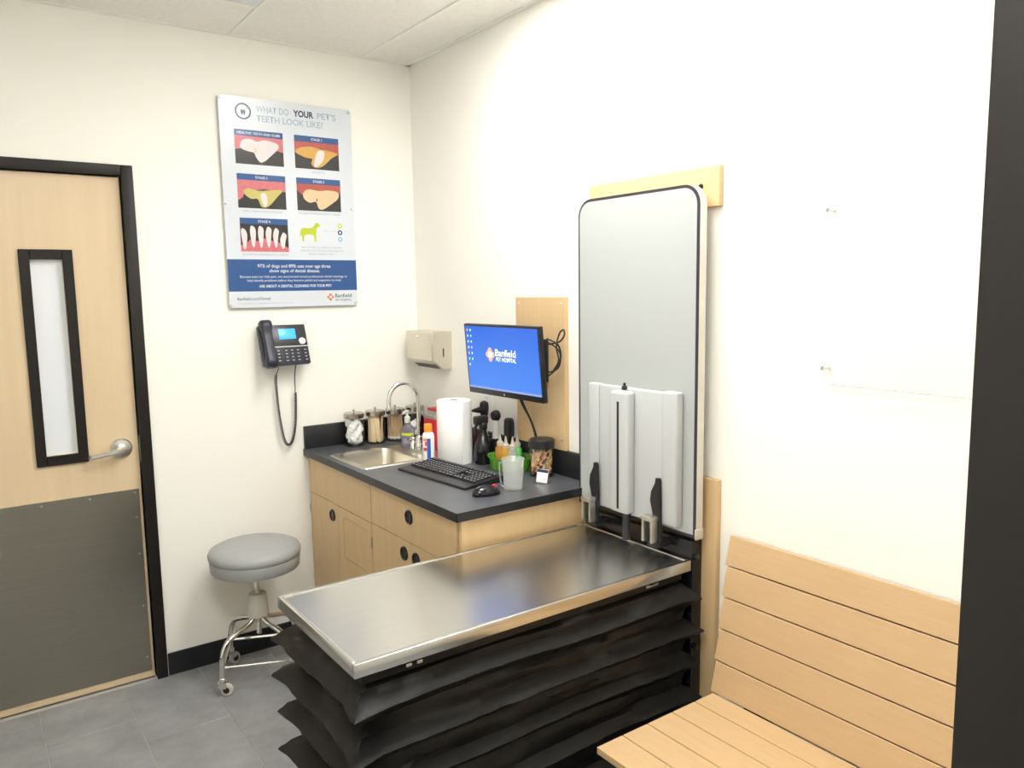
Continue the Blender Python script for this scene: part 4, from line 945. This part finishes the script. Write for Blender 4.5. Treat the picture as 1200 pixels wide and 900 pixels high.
o = obj('keys', kk, 'key', t, local=True, smooth=25); o['kind'] = 'stuff'
o = obj('key_print', kpr, 'key_print', t, local=True, smooth=0); o['kind'] = 'stuff'
# mouse
t = thing('mouse', 'black computer mouse near the counter corner beside the keyboard', 'mouse', (-0.414, -1.232, CT), (0, 0, math.radians(-8)))
b = bmesh.new(); bmesh.ops.create_uvsphere(b, u_segments=24, v_segments=16, radius=1.0)
for v in b.verts:
    x, y, z = v.co
    hx = 0.055 * x; w = 0.031 * (1 - 0.10 * math.cos(x * 2.2)); zz = max(z, -0.02)
    v.co = Vector((hx, y * w, 0.003 + max(0, zz) ** 0.8 * (0.034 if x < 0.2 else 0.034 - 0.010 * (x - 0.2)))) if z > -0.02 else Vector((hx * .97, y * w * .97, 0.0))
obj('body', MB().bm(b), 'black_gloss', t, local=True, smooth=50)
obj('wheel', MB().lathe([(0.0, -0.0035), (0.008, -0.0035), (0.009, 0.0), (0.008, 0.0035), (0.0, 0.0035)], 16, (0.030, 0, 0.028), 'Y'), 'l_red', t, local=True, label='small red scroll wheel')
obj('cable', MB().tube(spline([(0.052, 0.0, 0.008), (0.060, 0.018, 0.004), (0.058, 0.05, 0.0025), (0.056, 0.07, 0.0025), (0.056, 0.085, 0.0025)], 6), 0.0018, 6), 'black', t, local=True)

# ================================================================ STOOL
SCX, SCY = -0.950, -0.250
st = thing('rolling_stool', 'round grey vinyl stool on chrome legs with casters', 'stool', (SCX, SCY, 0))
sr = 0.190
obj('cushion', MB().lathe([(0.0, 0.5920), (0.10, 0.5920), (sr - 0.03, 0.5870), (sr - 0.008, 0.5760), (sr, 0.5600), (sr - 0.002, 0.5460), (sr - 0.008, 0.5380), (0.0, 0.5380)], 56), 'vinyl', st, local=True, smooth=40)
obj('seat_band', MB().lathe([(sr - 0.006, 0.5385), (sr - 0.005, 0.5340), (sr - 0.008, 0.4940), (sr - 0.012, 0.4880), (0.0, 0.4880)], 56), 'vinyl', st, local=True, smooth=40)
pr_ = []
for i in range(48): z_ = 0.192 + 0.296 * i / 47; pr_.append((0.0115 if i % 2 else 0.0098, z_))
obj('screw_spindle', MB().lathe([(0.0, 0.19)] + pr_, 14), 'nickel', st, local=True, smooth=0)
obj('hub', MB().lathe([(0.012, 0.375), (0.034, 0.374), (0.038, 0.368), (0.0445, 0.282), (0.043, 0.276), (0.012, 0.275)], 28), 'hub_grey', st, local=True, label='grey painted hub')
base_ang = math.degrees(math.atan2(-0.325 + 0.250, -1.135 + 0.950))
for k in range(4):
    a = math.radians(base_ang + 90 * k); d = Vector((math.cos(a), math.sin(a), 0)); tg = Vector((-d.y, d.x, 0))
    pts = spline([d * q_ + Vector((0, 0, z_)) for q_, z_ in ((0.024, 0.295), (0.030, 0.268), (0.062, 0.250), (0.115, 0.236), (0.163, 0.214), (0.189, 0.172), (0.197, 0.12), (0.197, 0.062))], 6)
    lg_ = obj('leg', MB().tube(pts, 0.0115, 12), 'chrome', st, local=True, smooth=60)
    cq = d * 0.197
    ca = MB().lathe([(0.0145, 0.062), (0.015, 0.075), (0.0125, 0.078)], 14, (cq.x, cq.y, 0)).lathe([(0.006, 0.045), (0.006, 0.063)], 8, (cq.x, cq.y, 0))
    hd_ = math.radians(324 + (0, 25, -30, 60)[k]); ax = Vector((math.cos(hd_), math.sin(hd_), 0))
    wc = cq + ax * 0.016 + Vector((0, 0, 0.0262))
    fk = MB().box(-0.016, 0.018, -0.0155, -0.0128, 0.034, 0.058, 0.001, 1).box(-0.016, 0.018, 0.0128, 0.0155, 0.034, 0.058, 0.001, 1).box(-0.016, 0.018, -0.0155, 0.0155, 0.0535, 0.060, 0.001, 1)
    fk.xf(Matrix.Translation((cq.x, cq.y, 0)) @ Matrix.Rotation(hd_, 4, 'Z'))
    ca.add(fk.v, fk.f)
    co = obj('caster', ca, 'chrome', lg_, local=True)
    wh = MB().lathe([(0.0, -0.010), (0.017, -0.0102), (0.024, -0.009), (0.026, -0.006), (0.026, 0.006), (0.024, 0.009), (0.017, 0.0102), (0.0, 0.010)], 22, (0, 0, 0), 'Y')
    wh.xf(Matrix.Translation(wc) @ Matrix.Rotation(hd_, 4, 'Z'))
    obj('wheel', wh, 'hub_grey', lg_, local=True)
    hc = MB().lathe([(0.0, -0.0125), (0.013, -0.012), (0.014, -0.0095)], 16, (0, 0, 0), 'Y').lathe([(0.0, 0.0125), (0.013, 0.012), (0.014, 0.0095)], 16, (0, 0, 0), 'Y')
    hc.xf(Matrix.Translation(wc) @ Matrix.Rotation(hd_, 4, 'Z')); obj('wheel_hub', hc, 'black', lg_, local=True)
fr_ = MB()
cs = [Vector((math.cos(math.radians(base_ang + 90 * k)) * 0.190, math.sin(math.radians(base_ang + 90 * k)) * 0.190, 0.118)) for k in range(4)]
for k in range(4): fr_.tube([cs[k], cs[(k + 1) % 4]], 0.0065, 8)
obj('leg_brace', fr_, 'chrome', st, local=True)

# ================================================================ LIFT EXAM TABLE
TX0, TX1, TY0, TY1, TZ = -1.230, -0.079, -1.892, -1.370, 0.785
et = thing('exam_table', 'stainless steel top lift exam table with black pleated bellows', 'table', (-0.65, -1.63, 0))
lip = 0.014; tb = MB()
obj('tabletop', MB().box(TX0 + lip, TX1 - lip, TY0 + lip, TY1 - lip, TZ - 0.004, TZ - 0.0008), 'steel_top', et, smooth=0, label='brushed stainless steel tabletop')
for (xa, xb, y0_, y1_) in ((TX0, TX1, TY0, TY0 + lip), (TX0, TX1, TY1 - lip, TY1), (TX0, TX0 + lip, TY0 + lip, TY1 - lip), (TX1 - lip, TX1, TY0 + lip, TY1 - lip)):
    tb.box(xa, xb, y0_, y1_, TZ - 0.033, TZ + 0.0025, 0.0025, 2)
obj('edge_rim', tb, 'steel_top', et, label='raised steel edge rim')
# pleated bellows
xl, xr, yl, yr = TX0 + 0.030, TX1 - 0.012, TY0 + 0.028, TY1 - 0.028
zt = TZ - 0.033
levels = [(zt, -0.002, 0), (zt - 0.012, 0.0, 0), (zt - 0.034, 0.0, 0), (zt - 0.040, -0.012, 0)]
peaks = [0.672, 0.563, 0.452, 0.338, 0.222, 0.105]
for i, zp in enumerate(peaks):
    top = levels[-1][0]; amp = 0.058 + 0.006 * math.sin(i * 2.1)
    zv = zp + 0.030 if i else zp + 0.036
    nxt = peaks[i + 1] + 0.030 if i + 1 < len(peaks) else 0.004
    for (z_, o_) in ((zv, -0.010), (zp + 0.018, amp * 0.42), (zp + 0.006, amp * 0.86), (zp, amp), (zp - 0.005, amp * 0.93), (zp - 0.022, amp * 0.58), (zp - 0.045, amp * 0.22), (nxt + 0.006, -0.006)):
        if z_ < levels[-1][0] - 0.001: levels.append((z_, o_, i + 1))
levels.append((0.003, -0.004, 7))
NX, NY = 64, 30
def loop(off, z, pi_):
    x0, x1, y0, y1 = xl - off * (0.86 if off > 0 else 1), xr + max(-0.01, min(off * 0.6, 0.036)), yl - (max(off, 0.012) if pi_ else off), yr + min(off * 0.5, 0.026)
    pts = []
    side_pts = [((x0, y0), (x1, y0), NX), ((x1, y0), (x1, y1), NY), ((x1, y1), (x0, y1), NX), ((x0, y1), (x0, y0), NY)]
    for si, (p, q, n) in enumerate(side_pts):
        nrm = [(0, -1), (1, 0), (0, 1), (-1, 0)][si]
        for k in range(n):
            t_ = k / n; x = p[0] + (q[0] - p[0]) * t_; y = p[1] + (q[1] - p[1]) * t_
            e = math.sin(PI * t_)
            bow = -0.024 * e * (1 if off > 0.01 else 0.4) * (1 if si in (0, 2) else 0.6)
            edge = min(t_, 1 - t_) * n
            corner = max(0, 1 - edge / 4.0)
            if pi_ > 0:
                nz = noise.noise(Vector((x * 3.1 + 7 * pi_, y * 3.1, z * 2.0)))
                n2 = noise.noise(Vector((x * 9.0, y * 9.0, z * 16.0 + 3)))
                n3 = noise.noise(Vector((x * 26.0, y * 26.0, z * 22.0 + 9)))
                d = bow + 0.018 * nz * e + 0.010 * n2 + 0.0038 * n3
                dz = (0.013 * noise.noise(Vector((x * 2.3, y * 2.3, pi_ * 5.1))) * e - 0.010 * e * max(0, off) / 0.06 + 0.004 * n2)
                if z < 0.02: dz = 0; d *= 0.5
                if off > 0.03: d += 0.005 * corner; dz -= 0.006 * corner
                elif off < 0.01: d -= 0.006 * corner
                if si == 1: d = min(d, 0.004)
                if si == 2: d = min(d, 0.012)
            else:
                d = 0.0015 * noise.noise(Vector((x * 12, y * 12, z * 12))); dz = 0
            pts.append((x + nrm[0] * d, y + nrm[1] * d, max(0.001, z + dz)))
    return pts
lv_ = []
for i, (z_, o_, p_) in enumerate(levels):
    lv_.append(loop(o_, z_, p_))
    if i + 1 < len(levels):
        z2, o2, p2 = levels[i + 1]
        if z_ - z2 > 0.012: lv_.append(loop((o_ + o2) / 2, (z_ + z2) / 2, p_ or p2))
n_ = len(lv_[0]); vs = [p for l in lv_ for p in l]; fs = []
for i in range(len(lv_) - 1):
    for k in range(n_): fs.append((i * n_ + k, i * n_ + (k + 1) % n_, (i + 1) * n_ + (k + 1) % n_, (i + 1) * n_ + k))
obj('bellows', MB().add(vs, fs), 'fabric', et, smooth=42, label='black pleated fabric bellows')
for x_ in (-1.075, -1.045, -0.245, -0.210):
    obj('clip', MB().box(x_ - 0.008, x_ + 0.008, yl - 0.006, yl - 0.001, zt - 0.024, zt - 0.016, 0.0015), 'nickel', et)
obj('clip_bar', MB().tube([(-0.245, yl - 0.005, zt - 0.021), (-0.228, yl - 0.009, zt - 0.018), (-0.210, yl - 0.005, zt - 0.019)], 0.003, 6), 'nickel', et)
obj('lift_column', MB().box(-0.068, -0.0205, -1.885, -1.372, 0.0, 0.842, 0.003, 2), 'black_gloss', et, label='glossy black lift column at wall')
for z_ in (0.79, 0.49): obj('wheel_stop', MB().lathe([(0.0, -0.012), (0.010, -0.011), (0.011, 0.0)], 14, (-0.050, -1.885, z_), 'Y'), 'black', et)

# ================================================================ FOLDED WALL BOARD ABOVE THE TABLE
wb = thing('wood_mounting_rail', 'short maple rail on wall at top of the folded grey board', 'rail', (0, -1.64, 1.888))
obj('rail', MB().box(-0.020, 0, -1.930, -1.342, 1.888, 2.010, 0.0015, 1), 'maple_h', wb)
for y_ in (-1.86, -1.41): obj('bolt', MB().lathe([(0.0, -0.007), (0.006, -0.0065), (0.0085, -0.003), (0.0085, 0)], 12, (-0.020, y_, 1.952), 'X'), 'black', wb)
wv = thing('wood_wall_panel', 'maple wall panel reaching to floor behind the exam table', 'panel', (0, -1.64, 0))
obj('panel', MB().box(-0.020, 0, -1.942, -1.372, 0.0, 1.045, 0.0015, 1), 'maple_v', wv)
fb_ = thing('folded_wall_board', 'tall grey folding board with dark edge folded up against wall', 'folding table', (-0.06, -1.63, 0.862))
by0, by1, bz0, bz1 = -1.909, -1.352, 0.862, 1.955
def bshape(ins, r):  # rounded at the top, square at the bottom
    a0, a1, c0, c1 = by0 + ins, by1 - ins, bz0 + ins, bz1 - ins; pts = [(a0, c0), (a1, c0)]
    for i in range(9): a = PI / 2 * i / 8; pts.append((a1 - r + r * math.cos(a), c1 - r + r * math.sin(a)))
    for i in range(9): a = PI / 2 + PI / 2 * i / 8; pts.append((a0 + r + r * math.cos(a), c1 - r + r * math.sin(a)))
    return pts
obj('board', MB().prism(bshape(0.0, 0.062), -0.078, -0.048, 'X'), 'board_edge', fb_, smooth=30)
obj('edge_strip', MB().prism(bshape(0.0, 0.062), -0.0805, -0.0782, 'X'), 'gasket', fb_, smooth=30, label='dark edge strip')
obj('face_sheet', MB().prism(bshape(0.010, 0.053), -0.0820, -0.0806, 'X'), 'board', fb_, smooth=30, label='pale grey laminate face')
obj('corner_cap', MB().box(-0.0815, -0.046, by0 - 0.004, by0 + 0.004, bz0 - 0.006, bz0 + 0.03, 0.003), 'board_edge', fb_)
obj('wall_spacer', MB().box(-0.048, -0.020, -1.80, -1.76, 1.90, 1.94, 0.003).box(-0.048, -0.020, -1.50, -1.46, 1.90, 1.94, 0.003).box(-0.048, -0.021, -1.80, -1.46, 0.90, 1.00, 0.003), 'black', fb_)
cv = thing('gas_spring_cover', 'raised grey moulded plastic housing with black slot on folded board', 'housing', (-0.082, -1.65, 0.88))
cz1, cz0 = 1.318, 0.884
XF, XB = -0.112, -0.0822
obj('flange', MB().box(XF, XB, -1.492, -1.438, cz0 + 0.005, cz1, 0.006, 3), 'cover', cv)
obj('centre_panel', MB().box(XF + 0.002, XB, -1.7945, -1.4935, cz0, cz1 - 0.002, 0.006, 3), 'cover', cv)
obj('flange', MB().box(XF - 0.006, XB, -1.858, -1.796, cz0 + 0.006, cz1 + 0.004, 0.008, 3), 'cover', cv)
hp = obj('hump', MB().box(-0.148, XF + 0.004, -1.672, -1.585, cz0 + 0.010, cz1 - 0.010, 0.012, 4), 'cover', cv)
obj('slot', MB().box(-0.1486, -0.140, -1.633, -1.623, cz0 + 0.025, cz1 - 0.045, 0.0), 'black', hp, smooth=0)
obj('top_pin', MB().lathe([(0.010, 0.0), (0.010, 0.010), (0.005, 0.013), (0.005, 0.022), (0, 0.023)], 12, (-0.112, -1.622, cz1 - 0.008)), 'black', cv)
obj('piston_rod', MB().tube([(-0.118, -1.640, 0.80), (-0.118, -1.640, cz0 + 0.02)], 0.014, 14), 'black_soft', cv)
for i, yc in enumerate((-1.468, -1.765)):
    lt = thing('toggle_latch', ['steel toggle latch with black lever nearest the counter', 'steel toggle latch with black lever nearest the bench'][i], 'latch', (-0.13, yc, 0.80), group='latches below the folded board')
    zb_ = 0.8425
    fr2 = MB().box(-0.158, -0.130, yc - 0.030, yc - 0.022, zb_ - 0.012, zb_ + 0.070, 0.002).box(-0.158, -0.130, yc + 0.006, yc + 0.016, zb_ - 0.012, zb_ + 0.070, 0.002).box(-0.160, -0.128, yc - 0.031, yc + 0.017, zb_ + 0.058, zb_ + 0.074, 0.003)
    obj('bracket', fr2, 'latch', lt, label='steel bracket')
    obj('base_block', MB().box(-0.135, -0.069, yc - 0.035, yc + 0.012, zb_ - 0.030, zb_ - 0.012, 0.002), 'black', lt)
    lp = [(yc - 0.040, zb_ - 0.01), (yc - 0.034, zb_ + 0.19), (yc - 0.030, zb_ + 0.198), (yc - 0.018, zb_ + 0.198), (yc - 0.015, zb_ + 0.180), (yc + 0.002, zb_ + 0.150), (yc + 0.006, zb_ + 0.12), (yc - 0.004, zb_ + 0.085), (yc - 0.008, zb_ + 0.06), (yc - 0.008, zb_ - 0.01)]
    obj('lever', MB().prism(lp, -0.129, -0.119, 'X'), 'black', lt, smooth=30, label='black lever')

# ================================================================ BENCH
be = thing('bench', 'slatted beech bench with sloped back against the right wall', 'bench', (-0.32, -2.63, 0))
BY1, BY0, SZ = -2.045, -3.22, 0.432
xs = [-0.618, -0.5225, -0.4268, -0.327, -0.231, -0.148]
for a, c in zip(xs[:-1], xs[1:]):
    o = obj('seat_plank', MB().box(a + 0.0016, c - 0.0016, BY0, BY1, SZ - 0.020, SZ, 0.0014, 1), 'bench', be)
p0, p1 = Vector((-0.148, SZ)), Vector((-0.030, 0.890))
dv = p1 - p0; Lb = dv.length; dv.normalize(); nv = Vector((dv.y, -dv.x))
for k in range(5):
    a = p0 + dv * (Lb * k / 5 + 0.0018); c = p0 + dv * (Lb * (k + 1) / 5 - 0.0018)
    b = MB(); q0 = a; q1 = c; q2 = c + nv * 0.018; q3 = a + nv * 0.018
    e = 0.0013
    prof = [q0 + dv * e, q1 - dv * e, q1 + nv * e, q2, q3, q0 + nv * e]
    b.prism([(p.x, p.y) for p in prof], BY0, BY1 + 0.03 * k / 4 + 0.01, 'Y')
    obj('back_plank', b, 'bench', be, smooth=0)
for y_ in (BY1 - 0.12, -2.65, BY0 + 0.12):
    prof = [(-0.56, 0.0), (-0.52, 0.0), (-0.50, SZ - 0.075), (-0.14, SZ - 0.075), (-0.12, 0.0), (-0.07, 0.0), (-0.010, 0.86), (-0.012, 0.865), (p0.x + nv.x * .019, SZ - 0.005), (-0.14, SZ - 0.0205), (-0.58, SZ - 0.0205)]
    obj('support_frame', MB().prism(prof, y_ - 0.02, y_ + 0.02, 'Y'), 'black', be, smooth=0)

# ================================================================ CLEAR ACRYLIC PANEL
ac = thing('acrylic_wall_panel', 'clear acrylic sheet held off the right wall by small pins', 'panel', (-0.02, -2.62, 1.382))
obj('sheet', MB().box(-0.026, -0.022, -3.02, -2.315, 1.382, 1.838, 0.0006, 1), 'acrylic', ac, smooth=0)
eb = MB().box(-0.0262, -0.0218, -3.02, -2.315, 1.3808, 1.382).box(-0.0262, -0.0218, -3.02, -2.315, 1.838, 1.839)
obj('polished_edge', eb, 'acrylic_edge', ac, smooth=0)
for (y_, z_) in ((-2.30, 1.842), (-2.30, 1.425), (-3.03, 1.842), (-3.03, 1.425)):
    obj('mounting_pin', MB().lathe([(0.0, -0.036), (0.006, -0.035), (0.007, -0.030), (0.006, -0.024), (0.004, -0.020), (0.004, 0.0)], 12, (0, y_, z_), 'X'), 'nickel', ac)
